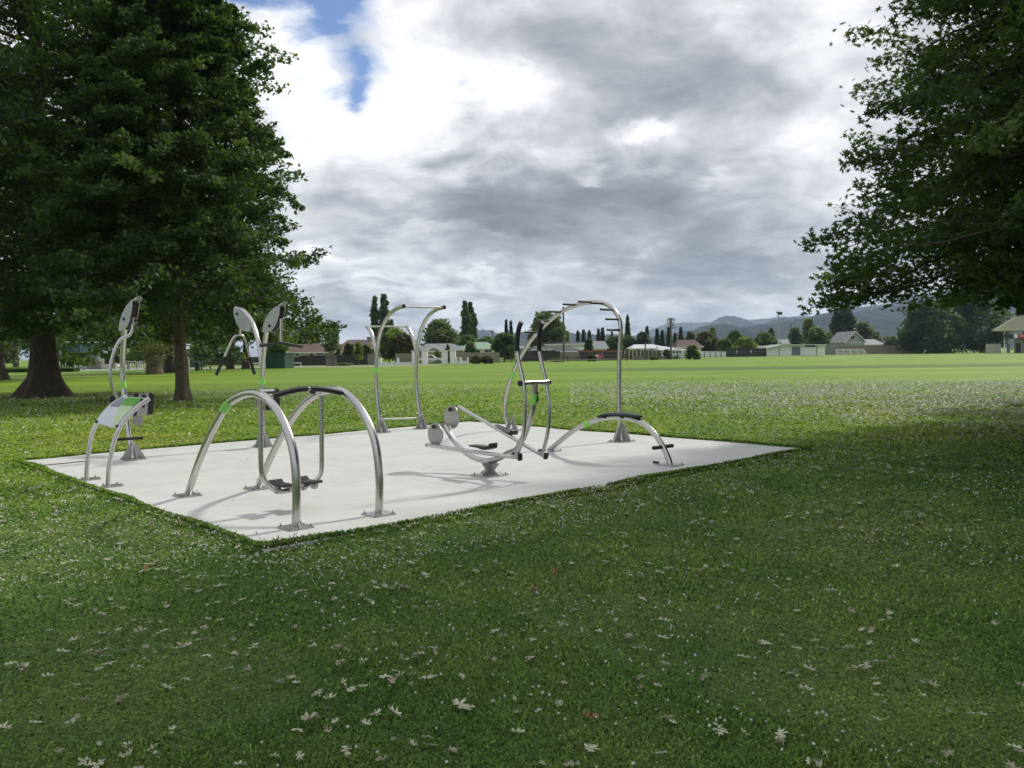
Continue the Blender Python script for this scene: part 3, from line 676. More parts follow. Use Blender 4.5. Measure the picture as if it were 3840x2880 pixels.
def bench():
    fa, fb = Vector(G(2060, 1690) + (0,)), Vector(G(2513, 1744) + (0,)); dr = (fb - fa).normalized(); nr = Vector((-dr.y, dr.x, 0))
    t = empty('arched_bench', (*d2((fa + fb) / 2), 0), 'low steel arched sit-up bench with black curved seat and foot bar', 'exercise machine')
    q = zc(Z7, [(440, 1438), (520, 1368), (600, 1300), (695, 1232), (790, 1186), (870, 1158), (950, 1138), (1050, 1128), (1150, 1136), (1230, 1156), (1300, 1192), (1370, 1250), (1430, 1322), (1480, 1405), (1515, 1475), (1535, 1530), (1545, 1565)])
    cv = plane_curve(q, fa, d2(dr), 120, 12); cv[-1].z = .006
    obj('arch', MB().tube(cv, R, 20), STEEL, t)
    plate(t, cv[0] + dr * .06, .22); plate(t, cv[-1], .27)
    band(t, cv, nearest(cv, 2191, 1592), nearest(cv, 2219, 1580))
    # curved leaf-shaped seat
    sp_ = [VP(x, y, fa, d2(dr)) for x, y in zc(Z7, [(895, 1118), (960, 1100), (1040, 1092), (1120, 1095), (1200, 1105), (1280, 1125)])]
    cs = spline(sp_, n=30); m = MB(); n = len(cs); vs = []
    for i, p in enumerate(cs):
        u = i / (n - 1); w = .17 * max(.02, (math.sin(math.pi * min(1, u * .93 + .06)) ** .6)) * (.75 + .3 * u)
        for k in (-2, -1, 0, 1, 2): vs.append(p + nr * w * k / 2 + ZU * (.012 - .02 * (k / 2) ** 2))
    top = list(vs); bot = [v - ZU * .022 for v in vs]; fs = []
    for i in range(n - 1):
        for k in range(4):
            a = i * 5 + k; fs += [(a, a + 1, a + 6, a + 5), (5 * n + a, 5 * n + a + 5, 5 * n + a + 6, 5 * n + a + 1)]
        for a, b in ((i * 5, i * 5 + 5), (i * 5 + 9, i * 5 + 4)): fs.append((a, b, b + 5 * n, a + 5 * n))
    fs += [(4, 3, 2, 1, 0, 5 * n, 5 * n + 1, 5 * n + 2, 5 * n + 3, 5 * n + 4), tuple(range(5 * n - 5, 5 * n)) + tuple(range(10 * n - 1, 10 * n - 6, -1))]
    obj('seat', m.add(top + bot, fs, True), BLACKG, t)
    for x, y in zc(Z7, [(960, 1132), (1120, 1132)]):
        p = VP(x, y, fa, d2(dr)); obj('seat_bracket', MB().box(p, (.06, .09, .03), ex=dr, ey=nr), BLACK, t)
    p = cv[nearest(cv, *zc(Z7, [(1484, 1405)])[0])]
    for s in (-1, 1): obj('foot_bar', MB().cyl(p + nr * s * .036, p + nr * s * .2, .026, 14), BLACK, t)
    e = Vector(G(*zc(Z7, [(1418, 1560)])[0]) + (0,))
    obj('rubber_stop', MB().cyl(e + ZU * .02 - dr * .05, e + ZU * .02 + dr * .04, .016, 10), BLACK, t)
bench()
# --- 5 pull-up frame
def pullup():
    z5 = (1300, 1100, 2.86)
    fa, fb = [Vector(G(*p) + (0,)) for p in zc(z5, [(377, 1492), (805, 1452)])]
    across = (fb - fa).normalized(); nr = Vector((-across.y, across.x, 0))
    t = empty('pull_up_frame', (*d2((fa + fb) / 2), 0), 'forked steel pull-up frame with high and low bars, at the back of the pad', 'exercise machine')
    m1 = [(377, 1490), (352, 1350), (334, 1200), (322, 1050), (316, 900), (318, 760), (324, 640), (336, 530), (355, 440), (385, 350), (428, 268), (480, 205), (540, 160), (612, 138)]
    m2 = [(806, 1452), (786, 1320), (768, 1180), (752, 1040), (745, 900), (746, 770), (752, 640), (766, 530), (786, 430), (820, 335), (866, 255), (920, 200), (980, 165), (1046, 150)]
    b1 = [(316, 640), (300, 560), (284, 480), (260, 415), (236, 375), (212, 352)]; b2 = [(748, 640), (732, 560), (708, 475), (682, 410), (660, 372), (640, 352)]
    tops, lows, mids = [], [], []
    for m_, b_, f in ((m1, b1, fa), (m2, b2, fb)):
        c = plane_curve(zc(z5, m_), f, d2(nr), 100, 8)
        # fork tubes drawn beside the main post
        bb = plane_curve(zc(z5, b_), f, d2(nr), 40, 3, False)
        post = obj('post', MB().tube(c, R, 20), STEEL, t); obj('fork', MB().tube(bb, R * .95, 18), STEEL, post)
        obj('end_cap', MB().cyl(c[-1], c[-1] + (c[-1] - c[-2]).normalized() * .012, R + .001, 18), BLACK, post)
        plate(t, c[0], .27, .3, across, nr); tops.append(c[-3]); lows.append(bb[-3]); mids.append(c[nearest(c, *zc(z5, [(365 if f is fa else 780, 1345)])[0])])
        if f is fa: band(t, c, nearest(c, 1410, 1399), nearest(c, 1411, 1373))
    obj('high_bar', MB().cyl(tops[0], tops[1], .0175, 14), STEEL, t); obj('low_bar', MB().cyl(lows[0], lows[1], .0175, 14), STEEL, t)
    obj('foot_rail', MB().cyl(mids[0], mids[1], .0175, 14), STEEL, t)
pullup()
# --- 6 shoulder station and 7 lever station
def leafplate(px, P, dr, off, nrm):
    return [VP(x, y, P, dr) + nrm * off for x, y in px]
def shoulder():
    z4 = (780, 1100, 2.765)
    f = Vector(G(*zc(z4, [(572, 1592)])[0]) + (0,))
    t = empty('shoulder_station', (f.x, f.y, 0), 'two-armed steel arm exercise post with forked black-gripped levers, behind the double arch', 'exercise machine')
    dr = d2(B3)
    c = plane_curve(zc(z4, [(572, 1592), (570, 1450), (566, 1300), (563, 1150), (561, 1000), (562, 900), (567, 780), (576, 660), (588, 540), (604, 420), (626, 330), (662, 245), (706, 180), (752, 132), (790, 108)]), f, dr, 110, 8)
    post = obj('post', MB().tube(c, R, 20), STEEL, t)
    obj('end_cap', MB().cyl(c[-1], c[-1] + (c[-1] - c[-2]).normalized() * .012, R + .001, 18), STEELD, post)
    l = plane_curve(zc(z4, [(554, 760), (546, 660), (532, 560), (512, 460), (482, 365), (446, 285), (404, 220), (356, 172), (292, 152)]), f, dr, 60, 5, False)
    obj('arm', MB().tube(l, R * .95, 18), STEEL, post)
    band(t, c, nearest(c, 984, 1441), nearest(c, 984, 1408)); plate(t, f, .27, .3)
    LP = zc(z4, [(290, 156), (294, 220), (310, 280), (332, 330), (362, 372), (402, 394), (440, 400), (468, 386), (474, 350), (458, 300), (424, 240), (376, 185), (330, 160)])
    RP = zc(z4, [(590, 400), (596, 345), (622, 270), (662, 200), (714, 148), (764, 125), (772, 150), (765, 210), (748, 275), (722, 335), (686, 385), (650, 406), (610, 408)])
    for L_, bp in ((LP, (330, 215)), (RP, (668, 338))):
        for off in (-.045, .045):
            p = obj('side_plate', MB().prism(leafplate(L_, f, dr, off, A3), .008, A3), STEELP, t)
            if off < 0: obj('bolt', MB().cyl(VP(*zc(z4, [bp])[0], f, dr) - A3 * .064, VP(*zc(z4, [bp])[0], f, dr) - A3 * .048, .024, 12), BLACK, p)
        cc = [Vector(q) for q in leafplate(L_, f, dr, 0, A3)]; ce = sum(cc, Vector()) / len(cc)
        obj('pulley', MB().prism([ce + (q - ce) * .86 for q in cc], .075, A3), BLACK, t)
    # forked lever on the left arm
    hub = VP(*zc(z4, [(330, 430)])[0], f, dr); top = VP(*zc(z4, [(340, 345)])[0], f, dr)
    k = obj('lever', MB().tube([top, hub], .022, 12), STEEL, t)
    for pts, gp in (([(325, 430), (285, 442), (252, 480), (225, 540), (170, 660)], [(170, 660), (85, 846)]), ([(325, 430), (362, 442), (386, 485), (400, 540), (432, 660)], [(432, 660), (482, 840)])):
        w = resmooth(spline([VP(x, y, hub, d2(A3)) for x, y in zc(z4, pts)], n=30), 2)
        obj('lever_arm', MB().tube(w, .02, 12), STEEL, k); g = [VP(x, y, hub, d2(A3)) for x, y in zc(z4, gp)]; obj('grip', MB().cyl(g[0], g[1], .027, 12), BLACK, k)
    top = VP(*zc(z4, [(758, 262)])[0], f, dr); low = VP(*zc(z4, [(757, 512)])[0], top, d2(A3))
    k = obj('lever', MB().tube([top, low], .022, 12), STEEL, t)
    for e in ((540, 544), (978, 553)):
        q = VP(*zc(z4, [e])[0], low, d2(A3)); obj('grip', MB().cyl(low, q, .026, 12), BLACK, k)
    # back pad and narrow seat
    pc_ = f + ZU * .0
    q = [VP(x, y, f + B3 * -.06, d2(A3)) for x, y in zc(z4, [(600, 988), (722, 986), (738, 1005), (745, 1205), (735, 1215), (600, 1215)])]
    obj('back_pad', MB().prism(q, .03, B3), BLACK, t, bevel=.006)
    q = [VP(x, y, f + B3 * -.1, d2(A3)) for x, y in zc(z4, [(600, 1208), (742, 1208), (815, 1211), (742, 1216), (600, 1218)])]
    obj('seat', MB().prism(q, .22, B3), STEELD, t)
    q = VP(*zc(z4, [(515, 1140)])[0], f, d2(A3)); obj('mount', MB().box(q, (.09, .05, .12), ex=A3, ey=B3), STEELD, t)
shoulder()
def lever_station():
    u = (300, 1080, 3.95); w = (300, 1440, 3.95)
    f = Vector(G(*zc(w, [(790, 1115)])[0]) + (0,)); dr = d2(B3)
    t = empty('lever_station', (f.x, f.y, 0), 'single-post arm exercise station with S-shaped steel lever and black back pad, behind the sign', 'exercise machine')
    c = plane_curve(zc(w, [(792, 1115), (765, 970), (738, 820), (712, 660), (692, 500), (670, 330), (655, 160)]) + zc(u, [(640, 1400), (632, 1250), (630, 1100), (636, 950), (646, 800), (656, 680), (672, 560), (694, 440), (724, 340), (764, 255), (815, 192), (880, 156)]), f, dr, 120, 8)
    post = obj('post', MB().tube(c, R, 20), STEEL, t)
    obj('end_cap', MB().cyl(c[-1], c[-1] + (c[-1] - c[-2]).normalized() * .01, R + .001, 18), STEELP, post)
    band(t, c, nearest(c, 463, 1458), nearest(c, 462, 1424)); plate(t, f, .3, .26)
    LP = zc(u, [(628, 620), (640, 500), (682, 370), (742, 262), (818, 182), (828, 225), (812, 370), (782, 500), (740, 585), (695, 636), (650, 634)])
    for off in (-.05, .05):
        p = obj('side_plate', MB().prism(leafplate(LP, f, dr, off, A3), .008, A3), STEELP, t)
        q = VP(*zc(u, [(706, 460)])[0], f, dr) + A3 * (off - .006)
        if off < 0: obj('bolt', MB().cyl(q - A3 * .012, q, .024, 12), BLACK, p)
    cc = leafplate(LP, f, dr, 0, A3); ce = sum(cc, Vector()) / len(cc)
    obj('pulley', MB().prism([ce + (q - ce) * .9 for q in cc], .08, A3), BLACK, t)
    q = VP(*zc(u, [(815, 482)])[0], f, dr) ; bk = obj('bracket', MB().box(q, (.06, .05, .085), ex=A3, ey=B3), STEELP, t)
    obj('bolt', MB().cyl(q - B3 * .045, q - B3 * .02, .02, 12), BLACK, bk)
    lv = resmooth(spline([VP(x, y, f - B3 * .12, d2(A3)) for x, y in zc(u, [(782, 520), (780, 590), (765, 655), (730, 700), (680, 722), (630, 738), (578, 785), (530, 880), (485, 1000), (458, 1110), (447, 1240), (456, 1370), (484, 1490), (520, 1590), (550, 1665)])], n=90), 4)
    L = obj('lever', MB().tube(lv, .0225, 14), STEEL, t)
    q = VP(*zc(w, [(488, 232)])[0], f - B3 * .1, d2(A3)); obj('counterweight', MB().cyl(q - B3 * .03, q + B3 * .03, .055, 20), BLACK, L)
    def P4(px, o): return [VP(x, y, f + B3 * o, d2(A3)) for x, y in zc(w, px)]
    obj('back_pad', MB().prism(P4([(800, 150), (820, 135), (1060, 130), (1088, 155), (1078, 440), (1060, 450), (755, 470), (760, 300)], -.05), .05, B3), BLACK, t, bevel=.008)
    bk = obj('pad_bracket', MB().prism(P4([(868, 140), (1022, 134), (992, 458), (836, 470)], -.095), .012, B3), STEELP, t)
    for e in ((943, 180), (930, 326)):
        q = VP(*zc(w, [e])[0], f - B3 * .1, d2(A3)); obj('bolt', MB().cyl(q - B3 * .03, q, .024, 12), BLACK, bk)
    q = VP(*zc(w, [(850, 540)])[0], f - B3 * .08, d2(A3)); obj('pivot_disc', MB().cyl(q - B3 * .02, q + B3 * .02, .075, 24), STEELD, t)
    e0, e1 = [VP(x, y, f - B3 * .04, d2(A3)) for x, y in zc(w, [(480, 828), (930, 796)])]; m_ = (e0 + e1) / 2
    obj('foot_bar', MB().cyl(e0, e1, .022, 14), BLACK, t)
lever_station()
# --- sign
def sign():
    w = (300, 1440, 3.95)
    fa, fb = [Vector(G(*p) + (0,)) for p in zc(w, [(97, 1420), (415, 1522)])]
    t = empty('instruction_sign', (*d2((fa + fb) / 2), 0), 'arched steel instruction sign with white and green curved panel on two bent tube legs', 'sign')
    al = (fb - fa).normalized(); dr = Vector((-al.y, al.x, 0)); dr = dr if dr.dot(A3) > 0 else -dr
    pa = [(97, 1420), (100, 1300), (108, 1180), (122, 1040), (142, 900), (170, 770), (212, 650), (275, 540), (355, 430), (450, 335), (560, 250), (690, 185)]
    pb = [(415, 1522), (418, 1400), (428, 1260), (448, 1110), (478, 950), (520, 800), (572, 680), (645, 560), (735, 455), (840, 350), (935, 275), (1026, 218)]
    ca = plane_curve(zc(w, pa), fa, d2(dr), 80, 6); cb = plane_curve(zc(w, pb), fb, d2(dr), 80, 6)
    for c in (ca, cb): obj('leg', MB().tube(c, .026, 16), STEEL, t); plate(t, c[0] + dr * .05, .19)
    # sheet spanning the two legs
    n = 24; ia = [nearest(ca, *zc(w, [(250, 600)])[0]), len(ca) - 3]; ib = [nearest(cb, *zc(w, [(575, 670)])[0]), len(cb) - 3]
    def row(k):
        u = k / n; a = ca[int(ia[0] + (ia[1] - ia[0]) * u)]; b = cb[int(ib[0] + (ib[1] - ib[0]) * u)]; return a, b
    out = -dr * .4 + ZU * .9
    def sheet(u0, u1, v0f, v1f, lift):
        m = MB(); vs = []; k0, k1 = int(u0 * n), int(u1 * n)
        for k in range(k0, k1 + 1):
            a, b = row(k); v0, v1 = v0f(k / n), v1f(k / n)
            a2, b2 = a + (b - a) * (.03 + .94 * v0), a + (b - a) * (.03 + .94 * v1)
            vs += [a2 + out * (.022 + lift), b2 + out * (.022 + lift), a2 + out * (.014 + lift), b2 + out * (.014 + lift)]
        fs = []
        for i in range(k1 - k0):
            a = i * 4; fs += [(a, a + 1, a + 5, a + 4), (a + 2, a + 6, a + 7, a + 3), (a, a + 4, a + 6, a + 2), (a + 1, a + 3, a + 7, a + 5)]
        e = (k1 - k0) * 4; fs += [(0, 2, 3, 1), (e, e + 1, e + 3, e + 2)]
        return m.add(vs, fs)
    W = mat('sign_white', (.62, .64, .70), .3, 0, .05, 5); GR = mat('sign_green', (.10, .36, .03), .35, 0, .1, 5)
    LG = mat('sign_pale_green', (.50, .66, .38), .3, 0, .08, 5); GY = mat('sign_grey_text', (.22, .25, .3), .4, 0, .5, 90)
    p = obj('panel', sheet(0, 1, lambda u: 0, lambda u: 1, 0), W, t)
    cur = lambda u: .92 - .62 * u ** .6
    obj('panel_band', sheet(.08, .64, cur, lambda u: .99, .0105), LG, p)
    obj('panel_band', sheet(.64, .96, cur, lambda u: .97, .012), GR, p)
    obj('panel_text', sheet(.6, .92, lambda u: .06, lambda u: cur(u) - .06, .0115), GY, p)
    for cvv, k in ((ca, .05), (cb, .05), (cb, .88)):
        i = ia if cvv is ca else ib; q = cvv[int(i[0] + (i[1] - i[0]) * k)]; s = al if cvv is ca else -al
        q = q + s * .035 + out * .03; obj('bolt', MB().ball(q, .02, 10, 6), BLACK, p)
sign()
# ------------------------------------------------------------------ trees
def rvec(n):
    v = RNG.normal(size=(n, 3)); return v / np.linalg.norm(v, axis=1)[:, None]
def leaf_cards(P, size, kind='kite', nrm=None, up=.35):
    """one leaf per point: 'star' pin-oak like (9 tris) or 'kite' (2 tris)"""
    n = len(P); N_ = rvec(n) if nrm is None else nrm; N_[:, 2] = np.abs(N_[:, 2]) + up
    N_ /= np.linalg.norm(N_, axis=1)[:, None]
    U = np.cross(N_, rvec(n)); U /= np.linalg.norm(U, axis=1)[:, None]; W = np.cross(N_, U)
    if kind == 'star':
        out = [(-.5, 0), (-.1, .12), (-.18, .5), (.08, .16), (.3, .42), (.3, .1), (.62, 0), (.3, -.1), (.3, -.42), (.08, -.16), (-.18, -.5), (-.1, -.12)]
        ang = np.array([(0, 0)] + out); k = len(out); i = np.arange(k)
        ft = np.stack([np.zeros(k, int), 1 + i, 1 + (i + 1) % k], 1)
    elif kind == 'tri':
        ang = np.array([(-.55, 0), (.35, .5), (.35, -.45)]); ft = np.array([(0, 1, 2)])
    else:
        ang = np.array([(-.6, 0), (.05, .38), (.65, .05), (-.05, -.38)]); ft = np.array([(0, 1, 2), (0, 2, 3)])
    s = np.broadcast_to(size, n)[:, None, None]
    v = P[:, None] + s * (ang[None, :, :1] * U[:, None] + ang[None, :, 1:] * W[:, None])
    if kind != 'tri': v[:, 0] += N_ * s[:, 0] * .12
    f = (ft[None] + (np.arange(n) * len(ang))[:, None, None]).reshape(-1, 3)
    return v.reshape(-1, 3), f, len(ft)
def big_tree(name, x, y, hgt, prof, label, mats, leaf=.13, nl=60000, kind='kite', limbs=80, z0=2., trunk_r=.35, flare=.3, droop=.35, group=None, lean=(0, 0), seed=1, twig_r=.008, spread=1., gaps=0., twign=13, near=None, sg=1., lpow=.92, minz=1.):
    """branching tree: trunk, limbs, leafy shoots; prof(t)->crown radius at relative height t"""
    rs = np.random.default_rng(seed)
    t = empty(name, (x, y, -.03), label, 'tree', group)
    # trunk
    n = 26; pts = []; rad = []
    for i in range(n):
        u = i / (n - 1); zz = -.15 + u * (hgt * .93)
        pts.append((x + lean[0] * u + .12 * math.sin(u * 5 + seed), y + lean[1] * u + .1 * math.cos(u * 4 + seed) - .1, zz))
        rad.append(trunk_r * (1 - u) ** .8 + .015 + flare * math.exp(-max(0, zz + .1) / (.22 + flare * .55)))
    m = MB()
    k = 18; vs = []
    for i in range(n):
        for j in range(k):
            a = 2 * math.pi * j / k; rr = rad[i] * (1 + .10 * math.sin(j * 2.1 + i * .3) + (.22 * math.sin(a * 5 + seed) * math.exp(-max(0, pts[i][2]) / .5)))
            vs.append((pts[i][0] + rr * math.cos(a), pts[i][1] + rr * math.sin(a), pts[i][2]))
    m.add(vs, [(i * k + j, i * k + (j + 1) % k, (i + 1) * k + (j + 1) % k, (i + 1) * k + j) for i in range(n - 1) for j in range(k)], True)
    obj('trunk', m, mats[0], t)
    LP, LT, LS = [], [], []; bm_ = MB()
    per = max(4, nl // (limbs * twign))
    for b in range(limbs):
        u = (b + .5) / limbs; zt = z0 + (hgt * .97 - z0) * u ** lpow
        tr = (zt - z0) / (hgt - z0); az = b * 2.39996 + rs.normal(0, .25)
        Rr = prof(tr) * (1 + max(-.14, min(.1, rs.normal(0, .1)))) * spread
        if Rr < .25: Rr = .25
        rise = (.55 * (tr ** 1.2) * Rr) + .15 * Rr - droop * Rr * (1 - tr) ** 2
        base = Vector(np.interp(zt - rise * .35, [p[2] for p in pts], [p[0] for p in pts]).item() and (np.interp(zt, [p[2] for p in pts], [p[0] for p in pts]), np.interp(zt, [p[2] for p in pts], [p[1] for p in pts]), max(z0 * .75, zt - rise * .4)))
        dirv = Vector((math.cos(az), math.sin(az), 0)); S = 9; lp = []
        for i in range(S):
            q = i / (S - 1); lp.append(base + dirv * Rr * q + Vector((rs.normal(0, .03) * Rr * q, rs.normal(0, .03) * Rr * q, rise * q - droop * .55 * Rr * (1 - tr) * q * q * q)))
        for q_ in lp: q_.z = max(q_.z, minz + .25 + .5 * (b % 5) / 5)
        br = trunk_r * .22 * (1 - tr * .6) + .01
        bm_.tube(lp, [br * (1 - q / S) + .006 for q in range(S)], 6)
        A = np.array([tuple(p) for p in lp])
        for w in range(twign):
            q = .22 + .78 * (w + rs.random()) / twign; fi = q * (S - 1); i0 = min(S - 2, int(fi)); o = A[i0] + (A[i0 + 1] - A[i0]) * (fi - i0)
            if rs.random() < gaps: continue
            side = 1 if w % 2 else -1; aa = az + side * (.5 + .7 * rs.random()); L = Rr * (.11 + .28 * (1 - q) + .09 * rs.random()) + .22
            dd = np.array([math.cos(aa), math.sin(aa), rs.normal(.05, .22) - droop * .3]); e = o + dd * L
            if twig_r and e[2] > minz + .1: bm_.tube([tuple(o), tuple((o + e) / 2 + np.array([0, 0, .05 * L])), tuple(e)], [twig_r * 1.6, twig_r, twig_r * .5], 3, False)
            dz = 1. if near is None else (near[1] if zt < near[0] else near[2])
            m_ = max(3, int(per * dz * (.6 + .8 * rs.random()))); s = rs.random(m_) ** .7
            sig = (.05 + .10 * L) * sg
            p = o + dd * L * s[:, None] * 1.05 + np.clip(rs.normal(0, 1, (m_, 3)), -1.7, 1.7) * np.array([sig, sig, sig * .75]) * 1.15
            LP.append(p); LT.append(np.full(m_, rs.normal(.42, .2)) + .2 * (q - .5)); LS.append(np.full(m_, 1. if near is None or zt < near[0] else near[3]))
    obj('branches', bm_, mats[0], t)
    P = np.concatenate(LP); T = np.concatenate(LT); LS = np.concatenate(LS); k = P[:, 2] > minz; P, T, LS = P[k], T[k], LS[k]
    T = np.clip(T + RNG.normal(0, .13, len(T)), 0, 1)
    v, f, nf = leaf_cards(P, leaf * LS * (.7 + .6 * RNG.random(len(P))), kind)
    npmesh('crown', v, f, mats[1], parent=t, tint=np.repeat(T, nf))
    return t
oak = lambda R_, a=.25: (lambda t: R_ * (max(0., math.sin(math.pi * (a + (1 - a) * t) ** .8)) ** .55) * (1 - .25 * t))
# the big oaks on the left
big_tree('oak_tree', *G(182, 1484), 25., lambda t: 8.9 * (.8 + .2 * math.sin(min(1, t * 2.2) * 1.57)) * (1 - t ** 2.6) ** .8, 'huge dark oak with flared thick trunk, left of the machines', (BARKD, OAKL), .165, 200000, 'kite', 135, 3.7, .47, .6, .36, minz=2.3, seed=3, twig_r=.012, twign=16, sg=.8)
big_tree('oak_tree', *G(680, 1500), 15.4, lambda t: 5.6 * (1 - t) ** .6 * (.93 + .07 * math.sin(t * 20)), 'slender-trunked oak with conical leafy crown, right of the huge oak', (BARK, OAKL), .135, 150000, 'kite', 125, 3.0, .2, .12, .4, minz=1.9, seed=8, twig_r=.01, twign=14, sg=.7)
big_tree('oak_tree', -39., 62., 24, oak(9.5), 'dark oak with broad trunk at the left photo edge, behind the huge oak', (BARKD, OAKL), .36, 26000, 'kite', 60, 2.8, .75, .3, .45, seed=5, twig_r=0)
big_tree('oak_tree', -35., 84., 18, oak(6.6), 'oak behind the slender-trunked one, over the cut stump', (BARKD, OAKL), .36, 22000, 'kite', 56, 3.0, .45, .2, .4, seed=6, twig_r=0)
for px, hh, rr, lab, sd_ in ((868, 13, 6., 'dark-trunked tree by the access road, left of the green shed', 11), (922, 12.5, 5.4, 'thin dark-trunked tree touching the green shed on its left', 12)):
    x = V(px, 1380, 104)[0]; big_tree('roadside_tree', x, 104, hh, oak(rr), lab, (BARKD, FM['green']), .42, 7000, 'kite', 40, 3.6, .42, .1, .2, seed=sd_, twig_r=0)
# near pin oak on the right, one beyond the frame that shades the lawn
prR = lambda t: 5.7 * min(1.12, .94 + 1.6 * t) * (.86 + .14 * math.sin(t * 9)) * (1 - max(0, t - .1) ** 3.) ** .7
big_tree('pin_oak', 11.95, 11.4, 15.5, prR, 'near pin oak whose dark lobed leaves hang in from the right photo edge', (BARKD, OAKR), .112, 160000, 'star', 240, 2.7, .3, .2, .36, minz=2.1, seed=21, twig_r=.006, twign=17, near=(8.5, 3.7, .25, 2.6), sg=.52, lpow=1.2)
big_tree('pin_oak', 19.5, 19.5, 15., prR, 'pin oak behind the near one, outside the right photo edge', (BARKD, OAKR), .3, 26000, 'kite', 90, 2.9, .3, .2, .4, seed=22, twig_r=0)
big_tree('pin_oak', 12.5, 1.5, 15., prR, 'pin oak beside the photographer, shading the foreground', (BARKD, OAKR), .3, 26000, 'kite', 90, 2.9, .3, .2, .4, seed=23, twig_r=0)

# ------------------------------------------------------------------ background vegetation by survey pixels
def bg_tree(name, px0, px1, pytop, Y, kind, fol, label, pybase=None, n=2600, card=None, group=None, cat='tree', base_z=0.):
    """px0..px1 crown width in the photo, pytop its top; stands on the ground at distance Y"""
    a, b = V(px0, pytop, Y), V(px1, pytop, Y); cx = (a.x + b.x) / 2; R_ = abs(b.x - a.x) / 2; hgt = max(.35, V((px0 + px1) / 2, pytop, Y).z)
    rs = np.random.default_rng(int(px0 * 7 + px1) % 99991); card = card or max(.2, .0035 * Y)
    if kind in ('bush', 'round') : zb = .0 if kind == 'bush' else hgt * .18
    elif kind == 'poplar': zb = hgt * .06
    elif kind == 'conifer': zb = hgt * .05
    else: zb = hgt * .2
    t = empty(name, (cx, Y, 0), label, cat, group)
    if kind != 'bush':
        obj('trunk', MB().tube([(cx, Y, -.1), (cx + .1, Y, hgt * .45), (cx, Y, hgt * .93)], [max(.06, R_ * .085), max(.05, R_ * .06), .02], 8), BARK, t)
    if kind == 'conifer':
        u = rs.random(n) ** .75; lay = np.floor((1 - u) * 16 + rs.random(n) * .35) / 16; z = zb + (hgt - zb) * np.clip(1 - u + 0 * lay, 0, 1)
        rr = 1.15 * R_ * (u ** 1.05) * (.62 + .38 * np.abs(np.sin((z + rs.random()) * 14 / hgt * 3))) ; th = rs.random(n) * 2 * np.pi
        lob = 1 + .22 * np.sin(th * 5 + z * 3.) + .12 * rs.normal(size=n); q = rr * lob * np.sqrt(rs.random(n) * .75 + .25)
        P = np.stack([cx + q * np.cos(th), Y + q * np.sin(th), z - q * .18 + rs.normal(0, .02 * hgt, n)], 1); T = rs.normal(.42, .2, n)
    else:
        nl = {'poplar': 34, 'bush': 40 if pybase is None and R_ > 4 else 16, 'round': 44, 'broad': 60, 'willow': 56, 'thin': 20}[kind]
        C, S = [], []
        for i in range(nl):
            u = (i + .5) / nl
            if kind == 'poplar': w = R_ * .72 * min(1, .5 + 2.2 * u) * (1 - u ** 3) ** .7 * (.6 + .8 * rs.random()); zz = zb + (hgt - zb) * u; lr = (R_ * .44 * (1.15 - .6 * u), hgt * .05)
            elif kind == 'thin': w = R_ * .7 * (1 - u) ** .55; zz = hgt * .3 + hgt * .66 * u; lr = (R_ * .36, hgt * .06)
            else:
                w = R_ * .74 * (math.sin(math.pi * min(1, (.22 + .75 * u))) ** .55); zz = zb + (hgt - zb) * (.06 + .82 * u); lr = (R_ * .27, (hgt - zb) * .11)
            a_ = i * 2.4 + rs.normal(0, .3); q = w * (.45 + .72 * rs.random())
            C.append((cx + q * math.cos(a_), Y + q * math.sin(a_), zz)); s_ = .45 + 1.0 * rs.random(); S.append((lr[0] * s_, lr[0] * s_, lr[1] * s_))
        C, S = np.array(C), np.array(S); k = rs.integers(0, nl, n); d = rs.normal(size=(n, 3)); d /= np.linalg.norm(d, axis=1)[:, None]
        rad = (.3 + .7 * rs.random(n) ** .5)[:, None] * (1 + .3 * np.abs(rs.normal(size=(n, 1))))
        P = C[k] + d * S[k] * rad; lt = rs.normal(.5, .27, nl)
        if kind == 'willow': P[:, 2] -= np.abs(rs.normal(0, .1 * hgt, n)) * (rs.random(n) < .4)
        T = lt[k] + rs.normal(0, .14, n) + .1 * d[:, 2]
        ktop = P[:, 2] > hgt; P[ktop, 2] = hgt - np.abs(rs.normal(0, .04 * hgt, ktop.sum()))
    P[:, 2] = np.maximum(P[:, 2], .05)
    v, f, nf = leaf_cards(P, card * (.6 + .8 * rs.random(n)), 'kite' if n < 1200 else 'tri')
    npmesh('crown' if kind != 'bush' else 'foliage', v, f, FM[fol], parent=t, tint=np.repeat(np.clip(T, 0, 1), nf))
    return t
def hedge(px0, px1, py0, Y, label, fol='hedge', depth=1.6, n=2600, card=.22, name='hedge'):
    a, b = V(px0, py0, Y), V(px1, py0, Y); h = (a.z + b.z) / 2; t = empty(name, ((a.x + b.x) / 2, Y + depth / 2, 0), label, 'hedge')
    P = RNG.random((n, 3)) * np.array([b.x - a.x, depth, h]) + np.array([a.x, Y, 0]); face = RNG.integers(0, 3, n)
    P[face == 0, 1] = Y + np.abs(RNG.normal(0, .08, (face == 0).sum())); P[face == 1, 2] = h - np.abs(RNG.normal(0, .08, (face == 1).sum()))
    v, f, nf = leaf_cards(P, card * (.6 + .8 * RNG.random(n)), 'tri')
    obj('branches', MB().box(((a.x + b.x) / 2, Y + depth / 2, h * .46), (b.x - a.x - .2, depth - .3, h * .86)), BARKD, t)
    npmesh('foliage', v, f, FM[fol], parent=t, tint=np.clip(RNG.normal(.45, .22, n), 0, 1)); return t
BT = bg_tree
G1 = 'trees behind the houses'
BT('poplar', 1388, 1421, 1112, 210, 'poplar', 'green', 'leftmost spire of the poplar clump behind the pull-up frame')
BT('poplar', 1417, 1464, 1104, 212, 'poplar', 'green', 'tallest and widest poplar behind the pull-up frame', n=3600)
